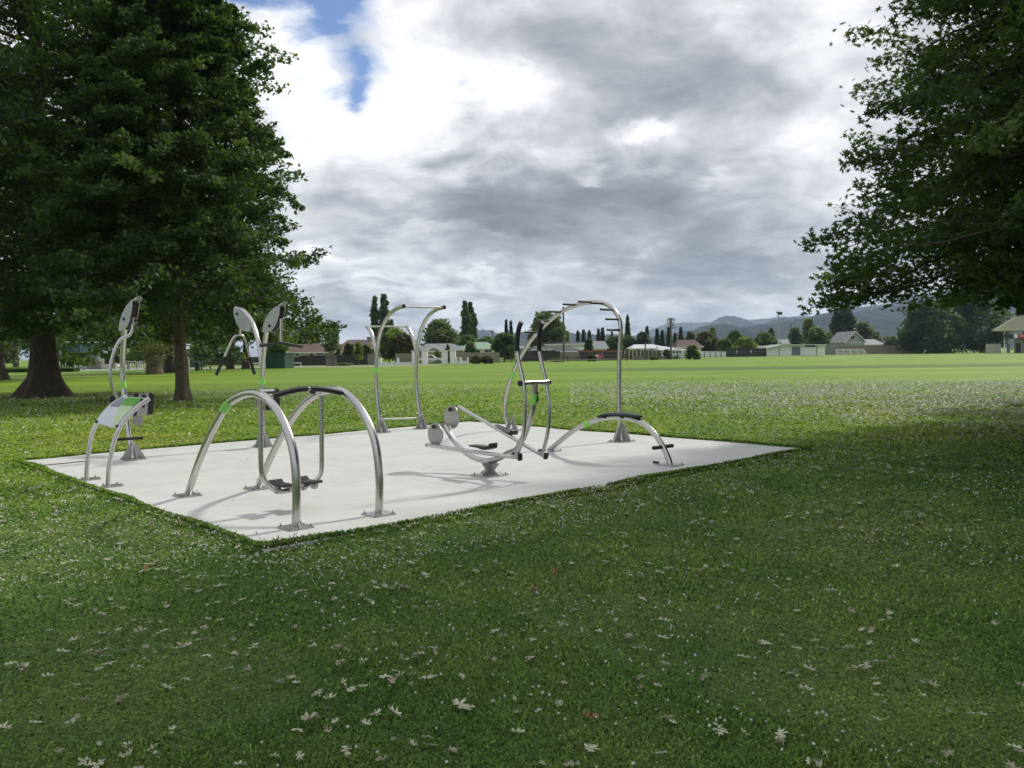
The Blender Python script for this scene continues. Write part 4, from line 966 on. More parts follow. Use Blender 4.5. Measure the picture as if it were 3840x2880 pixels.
BT('poplar', 1456, 1480, 1200, 208, 'poplar', 'green', 'short poplar on the right of the clump behind the pull-up frame', n=1600)
BT('poplar', 1726, 1762, 1130, 225, 'poplar', 'green', 'left poplar of the distant trio between the frame and the arch', n=3000)
BT('poplar', 1752, 1778, 1134, 227, 'poplar', 'green', 'middle poplar of the distant trio between the frame and the arch')
BT('poplar', 1764, 1791, 1178, 223, 'poplar', 'green', 'shortest, right-hand poplar of the distant trio')
BT('willow_tree', 1582, 1716, 1196, 175, 'willow', 'olive', 'wide willow above the grey gabled house', n=5200)
BT('garden_tree', 1430, 1540, 1226, 165, 'broad', 'yellow', 'yellow-leaved tree behind the fork of the pull-up frame')
BT('garden_tree', 1424, 1490, 1250, 150, 'round', 'green', 'mid-green tree low between the pull-up posts', n=2600)
BT('garden_tree', 1468, 1560, 1246, 150, 'broad', 'brown', 'bronze-purple tree beside the white gate wall', n=3600)
BT('garden_tree', 1099, 1195, 1228, 190, 'round', 'brown', 'bronze-brown tree behind the tiled roof, left of the young tree', n=3400)
BT('garden_tree', 1160, 1200, 1218, 215, 'round', 'dark', 'dark tree peeping out behind the bronze-brown one')
BT('young_tree', 1207, 1283, 1208, 118, 'thin', 'green', 'young upright tree with thin trunk in front of the pale fence panel', n=2400, card=.3)
BT('young_tree', 1325, 1362, 1284, 119, 'thin', 'yellow', 'small yellow-green young tree right of the pale fence panel', n=1500, card=.28)
BT('shrub', 1284, 1330, 1287, 135, 'bush', 'purple', 'dark red shrub over the dark fence, left of the small yellow tree')
BT('shrub', 1345, 1400, 1292, 135, 'bush', 'dark', 'dark green shrub filling the gap left of the pull-up frame')
BT('garden_tree', 985, 1082, 1222, 128, 'round', 'hedge', 'bright lime-green tree glimpsed behind the forked levers', n=3000)
BT('garden_tree', 1060, 1135, 1262, 180, 'round', 'pale', 'pale distant tree above the brown tiled roof')
BT('garden_tree', 700, 800, 1290, 140, 'broad', 'pale', 'pale green tree behind the fence right of the slender oak', n=3000)
BT('garden_tree', 470, 560, 1302, 140, 'round', 'yellow', 'yellow-green bush behind the white railing', n=1800)
BT('garden_tree', 790, 900, 1300, 135, 'broad', 'dark', 'dark spreading shrub along the road under the oaks', n=2600)
BT('garden_tree', 120, 250, 1262, 150, 'broad', 'olive', 'olive tree behind the flared oak trunk', n=2400)
BT('dark_tree', 200, 420, 1120, 165, 'broad', 'dark', 'tall dark tree behind the stone monument', n=7000)
BT('dark_tree', 400, 620, 1150, 168, 'broad', 'dark', 'tall dark tree between the monument and the cut trunk', n=7000)
BT('dark_tree', -80, 180, 1100, 165, 'broad', 'dark', 'tall dark tree in the far left background', n=7000)
BT('dark_tree', 700, 900, 1165, 160, 'broad', 'dark', 'tall dark tree behind the litter bin and road', n=6000)
BT('garden_tree', -60, 60, 1280, 150, 'broad', 'olive', 'low olive tree cut by the left photo edge', n=2400)
BT('garden_tree', 590, 680, 1290, 150, 'broad', 'yellow', 'yellowish tree above the blue umbrella', n=2000)
BT('garden_tree', 420, 480, 1300, 142, 'round', 'pale', 'grey-green tree beside the pale roof end', n=1500)
BT('tree_row', 1708, 1800, 1256, 170, 'broad', 'green', 'rounded green tree between the willow and the trio of poplars', n=3600)
BT('tree_row', 1775, 1860, 1264, 175, 'broad', 'green', 'low green tree below the trio of poplars', n=3000)
BT('garden_tree', 1742, 1786, 1281, 145, 'round', 'olive', 'round light-green tree in front of the green-roofed house', n=2400)
BT('garden_tree', 1842, 1938, 1248, 146, 'round', 'dark', 'dense dark tree left of the black lever grips', n=5000)
BT('spruce', 1888, 1908, 1203, 200, 'conifer', 'conifer', 'left narrow spruce top above the dense dark tree', n=1400)
BT('spruce', 1905, 1926, 1206, 200, 'conifer', 'conifer', 'right narrow spruce top above the dense dark tree', n=1100)
BT('large_tree', 1973, 2129, 1168, 190, 'broad', 'olive', 'large spreading tree behind the peg arch and tall pole', n=7000)
BT('garden_tree', 2118, 2134, 1240, 195, 'round', 'yellow', 'small yellow tree just right of the tall pole', n=700)
BT('spruce', 2156, 2178, 1243, 240, 'conifer', 'conifer', 'leftmost of three dark spruces inside the peg arch', n=1300)
BT('spruce', 2176, 2200, 1237, 244, 'conifer', 'conifer', 'middle of three dark spruces inside the peg arch', n=1300)
BT('spruce', 2198, 2222, 1243, 238, 'conifer', 'conifer', 'rightmost of three dark spruces inside the peg arch', n=1300)
BT('spruce', 2232, 2256, 1236, 235, 'conifer', 'conifer', 'thin spruce beside the broad dark one inside the peg arch', n=1200)
BT('spruce', 2243, 2276, 1233, 237, 'conifer', 'conifer', 'broad dark spruce inside the peg arch', n=2000)
BT('spruce', 2287, 2302, 1246, 260, 'conifer', 'conifer', 'tiny distant spruce left of the arch upright', n=700)
BT('cabbage_tree', 2192, 2224, 1272, 165, 'thin', 'dark', 'spiky dark cabbage tree beside the grey gable', n=1500)
BT('garden_tree', 2268, 2334, 1262, 200, 'broad', 'green', 'green tree left of the arch upright, above the red fence', n=3200)
BT('norfolk_pine', 2336, 2370, 1186, 215, 'conifer', 'dark', 'tall dark Norfolk pine right of the arch upright', n=3000)
BT('garden_tree', 2325, 2382, 1256, 205, 'broad', 'dark', 'dark trees at the foot of the Norfolk pine', n=3000)
BT('pine', 2384, 2436, 1244, 205, 'broad', 'conifer', 'wide blue-green pine left of a pointed spire', n=3200)
BT('spruce', 2412, 2440, 1226, 215, 'conifer', 'conifer', 'pointed spire rising from the wide pine', n=1500)
BT('spruce', 2452, 2476, 1235, 240, 'conifer', 'conifer', 'left of two spruces beside the power pole', n=1500)
BT('spruce', 2472, 2494, 1240, 243, 'conifer', 'conifer', 'right of two spruces beside the power pole', n=1400)
BT('spruce', 2496, 2520, 1229, 245, 'conifer', 'conifer', 'grey spruce directly behind the power pole', n=1500)
BT('spruce', 2522, 2541, 1251, 235, 'conifer', 'dark', 'small dark spruce right of the power pole', n=1100)
BT('spruce', 2541, 2565, 1229, 232, 'conifer', 'conifer', 'tall narrow spruce above the caravan', n=1700)
BT('garden_tree', 2570, 2612, 1245, 225, 'round', 'purple', 'grey-brown tree above the dark red roof', n=2000)
BT('garden_tree', 2600, 2694, 1244, 215, 'broad', 'purple', 'wide dark purple tree right of the dark red roof', n=4600)
BT('birch', 2652, 2692, 1228, 230, 'thin', 'pale', 'thin pale birch top above the dark purple tree', n=1200)
BT('garden_tree', 2684, 2752, 1272, 200, 'broad', 'green', 'low green tree between the purple and the yellow tree', n=2800)
BT('garden_tree', 2724, 2788, 1238, 225, 'round', 'dark', 'dark pointed tree behind the round yellow one', n=3000)
BT('garden_tree', 2750, 2834, 1264, 205, 'broad', 'yellow', 'round yellow-green tree above the dark fence', n=3600)
BT('garden_tree', 2822, 2914, 1247, 230, 'broad', 'olive', 'olive tree above the red roof', n=3400)
BT('garden_tree', 2876, 2904, 1230, 245, 'round', 'dark', 'small dark tree top left of the floodlight', n=1000)
BT('garden_tree', 2958, 3004, 1228, 245, 'round', 'dark', 'dark tree behind the short T-topped pole', n=1800)
BT('garden_tree', 3004, 3060, 1196, 250, 'thin', 'pale', 'tall pale yellow feathery tree behind the white building', n=2600)
BT('garden_tree', 3030, 3104, 1224, 240, 'broad', 'green', 'green tree right of the pale feathery one', n=3200)
BT('garden_tree', 3092, 3124, 1245, 268, 'round', 'yellow', 'light green tree touching the dark evergreen', n=1200)
BT('evergreen', 3118, 3212, 1143, 272, 'round', 'conifer', 'tall dark twin-topped evergreen behind the gabled house', n=6000)
BT('garden_tree', 3200, 3270, 1206, 282, 'broad', 'brown', 'olive-brown tree behind the grey slate roof', n=2400)
BT('garden_tree', 3262, 3304, 1244, 285, 'round', 'olive', 'small olive tree right of the gabled house', n=1000)
BT('garden_tree', 3300, 3390, 1258, 250, 'bush', 'olive', 'low bushes left of the big dark tree', n=1600)
BT('large_tree', 3364, 3600, 1128, 232, 'bush', 'deep', 'left half of the big dark tree mass beside the clubhouse', n=9000)
BT('large_tree', 3490, 3768, 1080, 238, 'bush', 'deep', 'right, taller half of the big dark tree mass beside the clubhouse', n=11000)
BT('shrub', 2570, 2624, 1294, 150, 'bush', 'olive', 'round olive shrub right of the caravan', n=1600)
BT('flax_bush', 1760, 1812, 1332, 126, 'bush', 'brown', 'left bronze flax bush on the field edge', n=1500, card=.3)
BT('flax_bush', 1800, 1850, 1334, 126, 'bush', 'purple', 'right bronze flax bush on the field edge', n=1500, card=.3)
BT('shrub', 2196, 2238, 1326, 141, 'bush', 'purple', 'dark red shrub beside the seated people', n=1200, card=.3)
BT('shrub', 2436, 2472, 1336, 150, 'bush', 'olive', 'small olive shrub before the striped fence', n=500, card=.3)
BT('shrub', 2055, 2110, 1342, 137, 'bush', 'green', 'low green planting at the foot of the tall pole', n=500, card=.3)
BT('shrub', 1246, 1330, 1372, 121, 'bush', 'green', 'low weeds along the foot of the dark fence', n=500, card=.3)
BT('shrub', 1625, 1655, 1313, 145, 'bush', 'yellow', 'yellow shrub above the parked white truck', n=900, card=.3)
BT('shrub', 1668, 1690, 1286, 146, 'bush', 'olive', 'rounded shrub behind the right gate piers', n=900, card=.3)
BT('shrub', 2480, 2516, 1310, 158, 'bush', 'dark', 'dark shrub left of the caravan', n=900, card=.3)
hedge(236, 330, 1322, 131, 'tall clipped hedge left of the stone monument'); hedge(369, 414, 1328, 131, 'tall clipped hedge right of the stone monument')
hedge(-20, 278, 1382, 96, 'low clipped hedge in front of the white railing on the left', n=3600)
hedge(606, 652, 1374, 108, 'low dark hedge below the green fence', 'dark')
# ------------------------------------------------------------------ houses, fences, vehicles, poles
WHITE = mat('white_paint', (.80, .80, .79), .6, 0, .06, 1.5); CREAM = mat('cream_wall', (.52, .47, .38), .7, 0, .08, 2.)
TILE = mat('brown_tile', (.125, .082, .066), .8, 0, .35, 4., .2, stretch=(1, 1, 8)); TILED = mat('dark_tile', (.12, .08, .065), .8, 0, .35, 4., stretch=(1, 1, 8))
REDR = mat('red_roof', (.2, .07, .055), .7, 0, .2, 2.); MAROON = mat('maroon_roof', (.075, .036, .03), .7, 0, .2, 2.)
GRNR = mat('green_roof', (.22, .34, .24), .55, 0, .12, 2.); GREYR = mat('grey_roof', (.2, .21, .22), .6, 0, .15, 2.); DARKR = mat('charcoal_roof', (.045, .048, .055), .6, 0, .2, 2.)
PALER = mat('pale_roof', (.55, .58, .6), .5, 0, .08, 2.); SLATE = mat('slate_roof', (.25, .24, .26), .7, 0, .25, 4.); KHAKI = mat('khaki_roof', (.2, .2, .13), .7, 0, .1, 2.)
GREYW = mat('blue_grey_weatherboard', (.38, .43, .45), .7, 0, .1, 1., stretch=(1, 1, 20)); DARKW = mat('dark_wall', (.04, .038, .038), .7, 0, .2, 2.)
TIMB = mat('weathered_timber', (.22, .2, .17), .85, 0, .3, 2.5, .1, stretch=(9, 1, .4)); TIMD = mat('dark_timber', (.035, .032, .032), .8, 0, .35, 2.5, stretch=(9, 1, .4))
TIMR = mat('red_timber', (.2, .075, .05), .8, 0, .2, 2.5, stretch=(9, 1, .4)); TIMG = mat('green_timber', (.06, .085, .06), .8, 0, .25, 2.5, stretch=(9, 1, .4))
BLOCK = mat('grey_block', (.2, .2, .2), .85, 0, .2, 1.); GLASS = mat('window_glass', (.03, .035, .04), .1, 0, .1, 2., spec=.8); GREEN_SH = mat('green_sheet', (.012, .06, .035), .5, 0, .1, 1.)
STONE = mat('grey_stone', (.2, .2, .2), .85, 0, .2, 4., .2); SHUT = mat('grey_roller_door', (.16, .18, .21), .6, 0, .15, 2., stretch=(.2, 1, 12)); TEAL = mat('teal_sheet', (.02, .06, .07), .6, 0, .1, 1.)
POLEW = mat('pole_timber', (.09, .08, .07), .85, 0, .3, 6., stretch=(3, 3, .3)); YELF = mat('yellow_board', (.36, .30, .16), .8, 0, .15, 3.); BLUEP = mat('blue_cloth', (.2, .42, .55), .7, 0, .1, 4.)
def X(px, Y, py=1330): return V(px, py, Y).x
def Z(px, py, Y): return V(px, py, Y).z
def house(name, px0, px1, pyr, pye, Y, label, wall, roof, rd0=0, rd1=0, dep=9., wins=(), chim=None, ov=.5, gable_front=False, cat='house'):
    """px0..px1 eave ends, pyr ridge row, pye eave row; rd0/rd1 how far the ridge ends sit in from the eave ends (px)"""
    x0, x1 = X(px0, Y, pye), X(px1, Y, pye); pm = (px0 + px1) / 2; he = Z(pm, pye, Y); hr = Z(pm, pyr, Y + dep / 2)
    t = empty(name, ((x0 + x1) / 2, Y, 0), label, cat); w0, w1 = x0 + ov, x1 - ov
    obj('wall', MB().box(((w0 + w1) / 2, Y + dep / 2, he / 2 - .05), (w1 - w0, dep - 2 * ov, he - .06)), wall, t)
    k = abs(x1 - x0) / max(1, abs(px1 - px0)); a0, a1 = x0 + rd0 * k, x1 - rd1 * k; ym = Y + dep / 2; m = MB()
    e = he - .0
    if gable_front:
        xm = (x0 + x1) / 2
        v = [(x0, Y, e), (x1, Y, e), (xm, Y, hr), (x0, Y + dep, e), (x1, Y + dep, e), (xm, Y + dep, hr)]
        m.add(v + [(a, b, c - .14) for a, b, c in v], [(0, 2, 5, 3), (2, 1, 4, 5), (6, 9, 11, 8), (8, 11, 10, 7), (0, 6, 8, 2), (2, 8, 7, 1), (3, 5, 11, 9), (5, 4, 10, 11), (0, 3, 9, 6), (1, 7, 10, 4)])
        for sx in (0, 1):
            a_ = Vector(v[sx]); b_ = Vector(v[2]); obj('barge_board', MB().prism([a_ + Vector((0, -.05, -.3)), b_ + Vector((0, -.05, -.3)), b_ + Vector((0, -.05, .05)), a_ + Vector((0, -.05, .05))], .08, (0, 1, 0)), WHITE, t)
        obj('gable', MB().prism([(w0 + .1, Y + ov + .05, e - .1), (w1 - .1, Y + ov + .05, e - .1), (xm, Y + ov + .05, hr - .25)], .1, (0, 1, 0)), wall, t)
    else:
        v = [(x0, Y, e), (x1, Y, e), (x1, Y + dep, e), (x0, Y + dep, e), (a0, ym, hr), (a1, ym, hr)]
        v2 = [(a, b, c - .16) for a, b, c in v[:4]]
        m.add(v + v2, [(0, 1, 5, 4), (2, 3, 4, 5), (0, 4, 3), (1, 2, 5), (0, 6, 7, 1), (1, 7, 8, 2), (2, 8, 9, 3), (3, 9, 6, 0), (6, 9, 8, 7)])
    r = obj('roof', m, roof, t)
    obj('gutter', MB().box(((x0 + x1) / 2, Y - .05, e - .1), (x1 - x0, .1, .16)), WHITE, r)
    if chim: cx = X(chim[0], ym); obj('chimney', MB().box((cx, ym, (hr + Z(chim[0], chim[1], ym)) / 2), (.8, .8, abs(Z(chim[0], chim[1], ym) - hr) + 1.)), BLOCK, r)
    for wx0, wx1, wy0, wy1 in wins:
        a, b = X(wx0, Y + ov), X(wx1, Y + ov); c, d = Z(wx0, wy0, Y + ov), Z(wx0, wy1, Y + ov)
        f = obj('window', MB().box(((a + b) / 2, Y + ov - .03, (c + d) / 2), (b - a + .16, .08, c - d + .16)), WHITE, t)
        n = max(1, int(round((b - a) / .9)))
        g = MB()
        for i in range(n): g.box((a + (b - a) * (i + .5) / n, Y + ov - .075, (c + d) / 2), ((b - a) / n - .09, .02, c - d))
        obj('pane', g, GLASS, f)
    return t
def panel_fence(name, px0, px1, pyt, Y, label, m, pyt1=None, pitch=2.4, slat=.15, Y1=None, cat='fence', cap=None, jag=.02):
    Y1 = Y1 or Y; p0 = V(px0, pyt, Y); p1 = V(px1, pyt1 if pyt1 else pyt, Y1); L = math.hypot(p1.x - p0.x, p1.y - p0.y)
    t = empty(name, ((p0.x + p1.x) / 2, (Y + Y1) / 2, 0), label, cat); mb_ = MB(); n = max(2, int(L / slat)); d = Vector((p1.x - p0.x, p1.y - p0.y, 0)).normalized(); nn = Vector((d.y, -d.x, 0))
    for i in range(n):
        u = (i + .5) / n; q = p0 + (p1 - p0) * u; h = q.z + random.uniform(-jag, jag); mb_.box((q.x, q.y, h / 2), (L / n * .96, .03, h), ex=d, ey=-nn)
    obj('slats', mb_, m, t); k = max(1, int(L / pitch))
    for i in range(k + 1):
        q = p0 + (p1 - p0) * (i / k); obj('post', MB().box((q.x + .0, q.y + .08, q.z / 2 - .05), (.1, .1, q.z - .1)), m, t)
    return t
def rail_fence(name, px0, px1, pyt, Y, label, m, rails=(.95, .55, .2), pitch=2.2, pyt1=None, Y1=None, th=.1, pw=.12):
    Y1 = Y1 or Y; p0 = V(px0, pyt, Y); p1 = V(px1, pyt1 or pyt, Y1); t = empty(name, ((p0.x + p1.x) / 2, (Y + Y1) / 2, 0), label, 'fence')
    L = math.hypot(p1.x - p0.x, p1.y - p0.y); d = Vector((p1.x - p0.x, p1.y - p0.y, 0)).normalized(); ey = Vector((-d.y, d.x, 0)); h0, h1 = p0.z, p1.z
    for r in rails:
        c = (p0 + p1) / 2; obj('rail', MB().tube([(p0.x, p0.y, h0 * r), (p1.x, p1.y, h1 * r)], th / 2, 4), m, t)
    k = min(95, max(1, int(L / pitch)))
    for i in range(k + 1):
        q = p0 + (p1 - p0) * (i / k); h = h0 + (h1 - h0) * i / k; obj('post', MB().box((q.x, q.y, h / 2), (pw, pw, h), ex=d, ey=ey), m, t)
    return t
def blk(name, px0, px1, pyt, Y, dep, m, parent, pyb=None, bev=0):
    a, b = X(px0, Y), X(px1, Y); h = Z((px0 + px1) / 2, pyt, Y); z0 = Z((px0 + px1) / 2, pyb, Y) if pyb else 0
    return obj(name, MB().box(((a + b) / 2, Y + dep / 2, (h + z0) / 2), (abs(b - a), dep, h - z0)), m, parent, bevel=bev)
# houses from left to right
house('house', 1020, 1318, 1288, 1320, 150, 'brown-tiled low house behind the dark wavy fence', CREAM, TILE, 84, 110, 10, [(1105, 1123, 1325, 1335), (1160, 1176, 1323, 1334), (1253, 1268, 1323, 1336), (1185, 1212, 1323, 1331)])
house('house', 1262, 1412, 1274, 1304, 172, 'darker brown-tiled house right of the low brown-tiled one', DARKW, TILED, 26, 60, 10, chim=(1385, 1272))
house('house', 1560, 1745, 1288, 1312, 150, 'grey-roofed house behind the white gates', CREAM, GREYR, 30, 60, 9)
house('house', 1590, 1664, 1298, 1316, 147.5, 'small front gable of the house behind the white gates', CREAM, GREYR, dep=4, gable_front=True, ov=.3)
house('house', 1640, 1745, 1290, 1302, 166, 'olive-green roofed house behind the grey-roofed one', CREAM, GRNR, 20, 20, 8)
house('house', 1722, 1862, 1283, 1307, 156, 'house with pale green roof and row of white windows', WHITE, GRNR, 34, 36, 9, [(1785, 1800, 1312, 1322), (1818, 1845, 1311, 1320)])
house('house', 1935, 1990, 1297, 1303, 170, 'sliver of a low cream house behind the grips', CREAM, GREYR, 10, 10, 8)
house('house', 2040, 2200, 1284, 1290, 182, 'flat-roofed white house inside the peg arch', WHITE, DARKR, 3, 3, 9)
house('house', 1990, 2110, 1297, 1310, 166, 'dark-roofed low house left of the tall pole', DARKW, DARKR, 16, 16, 8, [(2028, 2040, 1311, 1318), (2056, 2066, 1309, 1318)])
house('house', 2084, 2184, 1298, 1316, 160, 'dark-roofed carport house right of the tall pole', DARKW, DARKR, 10, 44, 8, [(2100, 2112, 1318, 1330)])
house('house', 2210, 2284, 1279, 1304, 186, 'grey iron-roofed house beside the cabbage tree', WHITE, GREYR, 2, 8, 9)
house('house', 2368, 2510, 1291, 1305, 172, 'house with wide pale blue roof behind the striped fence', WHITE, PALER, 20, 50, 8, [(2386, 2398, 1308, 1314), (2440, 2470, 1308, 1316)])
house('carport', 2470, 2575, 1296, 1311, 165, 'pale sloping carport roof above the caravan', WHITE, PALER, 4, 90, 6, cat='carport')
house('house', 2536, 2640, 1274, 1300, 195, 'house with dark red roof behind the caravan', CREAM, MAROON, 20, 20, 9)
house('house', 2828, 2916, 1286, 1297, 238, 'low house with red roof left of the white building', CREAM, REDR, 4, 8, 9)
house('house', 2912, 3030, 1272, 1288, 262, 'grey-roofed house behind the white building', CREAM, GREYR, 6, 2, 9)
house('house', 3166, 3250, 1243, 1284, 250, 'blue-grey gabled house with white trimmed gable window', GREYW, SLATE, dep=14, gable_front=True, wins=[(3188, 3205, 1260, 1272)], ov=.5)
house('house', 3236, 3320, 1272, 1292, 258, 'slate-roofed wing right of the gabled house', GREYW, SLATE, 4, 14, 9)
house('shed', 3225, 3395, 1289, 1294, 262, 'low flat pale roof left of the big dark tree', WHITE, PALER, 3, 3, 7, cat='shed')
house('house', 400, 447, 1310, 1318, 150, 'pale roof end seen behind the S-shaped lever', WHITE, PALER, 3, 3, 6)
t = empty('storage_building', (X(261, 150), 150, 0), 'dark teal building behind the hedge left of the monument', 'building'); blk('wall', 225, 300, 1284, 150, 8, TEAL, t); blk('roof', 222, 303, 1280, 149.6, 9, PALER, t, 1284.2)
t = empty('equipment_shed', (X(1031, 104), 104, 0), 'dark green metal storage box on the far side of the road', 'shed')
blk('wall', 996, 1067, 1326, 103, 4.5, GREEN_SH, t); blk('roof', 994, 1069, 1323.5, 102.9, 4.7, GREEN_SH, t, 1326.1); blk('door', 1003, 1030, 1332, 102.92, .05, GREEN_SH, t)
# fences
panel_fence('board_fence', 1068, 1135, 1346, 128, 'dark board fence with curved rising top, left end', TIMD, 1333)
panel_fence('board_fence', 1135, 1222, 1333, 128, 'dark board fence between its curved end and the pale panel', TIMD, 1332)
panel_fence('board_fence', 1222, 1259, 1331, 118.6, 'short weathered pale fence panel behind the young tree', TIMB)
panel_fence('board_fence', 1259, 1404, 1331, 128, 'dark board fence right of the pale panel', TIMD, 1328)
panel_fence('board_fence', 1379, 1404, 1327, 126, 'small grey panel at the end of the dark fence', TIMB)
panel_fence('board_fence', 1483, 1548, 1325, 132, 'grey board fence behind the white wall, left of the gates', TIMB)
panel_fence('board_fence', 1708, 1873, 1322, 136, 'long weathered grey board fence right of the gates', TIMB, 1321)
panel_fence('board_fence', 1940, 2100, 1317, 150, 'dark grey board fence left of the tall pole', TIMD, 1317)
panel_fence('board_fence', 2100, 2172, 1320, 150, 'grey board fence behind the tall pole', TIMB, 1320)
panel_fence('board_fence', 2168, 2336, 1313, 156, 'reddish timber fence inside the peg arch', TIMR, 1312)
panel_fence('board_fence', 2168, 2336, 1321, 152, 'dark lower fence in front of the reddish one', TIMD, 1320)
panel_fence('board_fence', 2720, 2873, 1307, 196, 'dark board fence left of the white building', TIMD, 1306)
panel_fence('board_fence', 3094, 3139, 1293, 228, 'grey block wall joined to the white building', BLOCK, slat=.4)
panel_fence('board_fence', 3137, 3300, 1294, 236, 'long grey board fence behind the bleachers', TIMB, 1297)
panel_fence('board_fence', 3300, 3445, 1294, 238, 'grey and brown board fence left of the big dark tree', TIMB, 1294)
panel_fence('board_fence', 700, 768, 1352, 122, 'green board fence beside the litter bin', TIMG)
panel_fence('board_fence', 606, 652, 1354, 122, 'green board fence below the blue umbrella', TIMG)
panel_fence('board_fence', 560, 1000, 1345, 150, 'long dark fence in the shade behind the trees', TIMD, 1338, slat=.4)
t = empty('striped_fence', (X(2410, 158), 158, 0), 'fence of alternating yellow and dark boards below the pale blue roof', 'fence')
w_ = (2480 - 2341) / 19.
for i in range(19): blk('panel', 2341 + i * w_, 2341 + (i + 1) * w_ - .4, 1312 if i % 2 == 0 else 1314, 158 - .03 * (i % 2), .08, YELF if i % 2 == 0 else TIMD, t)
rail_fence('rail_fence', 1757, 2128, 1339, 135, 'black post-and-rail fence from the flax bushes to the tall pole', TIMD, pyt1=1337, Y1=140)
rail_fence('rail_fence', 2128, 2345, 1336, 140, 'black post-and-rail fence behind the seated people', TIMD, pyt1=1330, Y1=150)
rail_fence('rail_fence', 2345, 2570, 1326, 152, 'black post-and-rail fence before the striped fence and caravan', TIMD, pyt1=1322, Y1=162)
rail_fence('rail_fence', 2620, 2724, 1322, 176, 'black rails with white blocks behind, right of the olive shrub', TIMD, pyt1=1320, Y1=185)
rail_fence('rail_fence', 2724, 2873, 1320, 186, 'black rail fence in front of the dark board fence', TIMD, pyt1=1318, Y1=196)
rail_fence('low_rail', 3298, 3690, 1319, 228, 'low pale rail around the field under the big dark tree', TIMB, (1., .4), 6., pyt1=1313, Y1=232)
rail_fence('low_rail', 2050, 2130, 1352, 128, 'low rail on the ground by the tall pole', TIMB, (.9,), 6., pyt1=1350, Y1=133)
rail_fence('low_rail', 2130, 2350, 1350, 133, 'low timber edge in front of the seated people', TIMB, (.9,), 8., pyt1=1345, Y1=140)
rail_fence('low_rail', 925, 1128, 1363, 112, 'low white rail along the road by the green shed', WHITE, (1.,), 7., pyt1=1361, Y1=114, th=.12)
panel_fence('low_wall', 2622, 2722, 1318, 190, 'low white wall behind the black rails', WHITE, slat=1.)
# gate wall
GY_ = 122.
t = empty('gate_wall', (X(1640, GY_), GY_, 0), 'white gateway with four capped piers, black gates and low wall, beside the parked truck', 'wall')
for a, b, top in ((1544, 1558, 1317), (1581, 1602, 1316), (1657, 1677, 1316), (1687, 1708, 1313)):
    p = blk('pier', a, b, top, GY_, 1., WHITE, t, bev=.03); blk('cap', a - 3, b + 3, top - 2.2, GY_ - .12, 1.24, WHITE, p, top - .01)
blk('low_wall', 1418, 1544, 1359, GY_ + .3, .3, WHITE, t)
for a, b in ((1418, 1429), (1488, 1494)): blk('post', a, b, 1342, GY_ + .15, .6, WHITE, t)
for a, b in ((1430, 1487), (1495, 1543)):
    for y in (1348, 1353): obj('railing', MB().cyl((X(a, GY_), GY_ + .45, Z(a, y, GY_)), (X(b, GY_), GY_ + .45, Z(b, y, GY_)), .03, 6), TIMD, t)
blk('low_wall', 1708, 1756, 1353, GY_ + .3, .3, WHITE, t)
for a, b in ((1709, 1714), (1722, 1730), (1751, 1756)): blk('post', a, b, 1340, GY_ + .15, .6, WHITE, t)
for a, b in ((1602, 1657), (1677, 1687)):
    m = MB(); x0, x1 = X(a, GY_), X(b, GY_); n = int((x1 - x0) / .13); hh = Z(a, 1342, GY_)
    for i in range(n + 1): x = x0 + (x1 - x0) * i / n; m.cyl((x, GY_ + .5, .06), (x, GY_ + .5, hh * (1 - .18 * math.sin(math.pi * i / n))), .018, 5)
    for z in (.15, hh * .55): m.cyl((x0, GY_ + .5, z), (x1, GY_ + .5, z), .025, 5)
    obj('gate', m, TIMD, t)
# parked utility truck
def wheel(parent, c, r, w=.24, ax=(0, 1, 0)):
    a = Vector(ax); c = Vector(c); o = obj('wheel', MB().cyl(c - a * w / 2, c + a * w / 2, r, 20), BLACK, parent); obj('rim', MB().cyl(c - a * (w / 2 + .01), c + a * (w / 2 + .01), r * .55, 14), STEELD, o)
def truck():
    Y = 134.; x0, x1 = X(1566, Y), X(1657, Y); s = (x1 - x0) / 5.3; t = empty('utility_truck', ((x0 + x1) / 2, Y, 0), 'white double-cab utility truck parked behind the gates', 'truck')
    P = lambda a, z: (x0 + a * s, 0, z * s)
    def side(poly, y0, y1, m, name, par, bev=0.): return obj(name, MB().prism([(x, Y + (y0 + y1) / 2, z) for x, _, z in [P(*q) for q in poly]], abs(y1 - y0), (0, 1, 0)), m, par, bevel=bev)
    CW = mat('car_white', (.75, .75, .75), .25, 0, .02, 2.)
    b = side([(0, .55), (0, 1.15), (1.75, 1.2), (1.95, 1.78), (2.2, 1.84), (3.25, 1.82), (4.05, 1.25), (5.1, 1.1), (5.3, .9), (5.3, .5), (4.95, .5), (4.75, .82), (4.2, .82), (4.0, .45), (1.5, .45), (1.3, .82), (.72, .82), (.5, .5)], -.9, .9, CW, 'body', t, .04)
    for w in ([(2.1, 1.25), (2.2, 1.72), (2.75, 1.74), (2.75, 1.25)], [(2.83, 1.25), (2.83, 1.74), (3.22, 1.72), (3.85, 1.25)]): side(w, -.93, -.9, GLASS, 'window', t)
    side([(.06, .62), (.06, 1.05), (1.0, 1.05), (1.0, .95), (.16, .9), (.16, .62)], -.915, -.9, CW, 'tray_side', t)
    side([(.0, .8), (.0, 1.08), (.09, 1.08), (.09, .8)], -.94, -.9, REDR, 'tail_light', t); side([(5.1, .82), (5.05, 1.02), (5.28, .96), (5.3, .82)], -.93, -.9, STEELD, 'headlight', t)
    for a in (1.0, 4.48): wheel(t, (x0 + a * s, Y - .82, .38 * s), .38 * s)
truck()
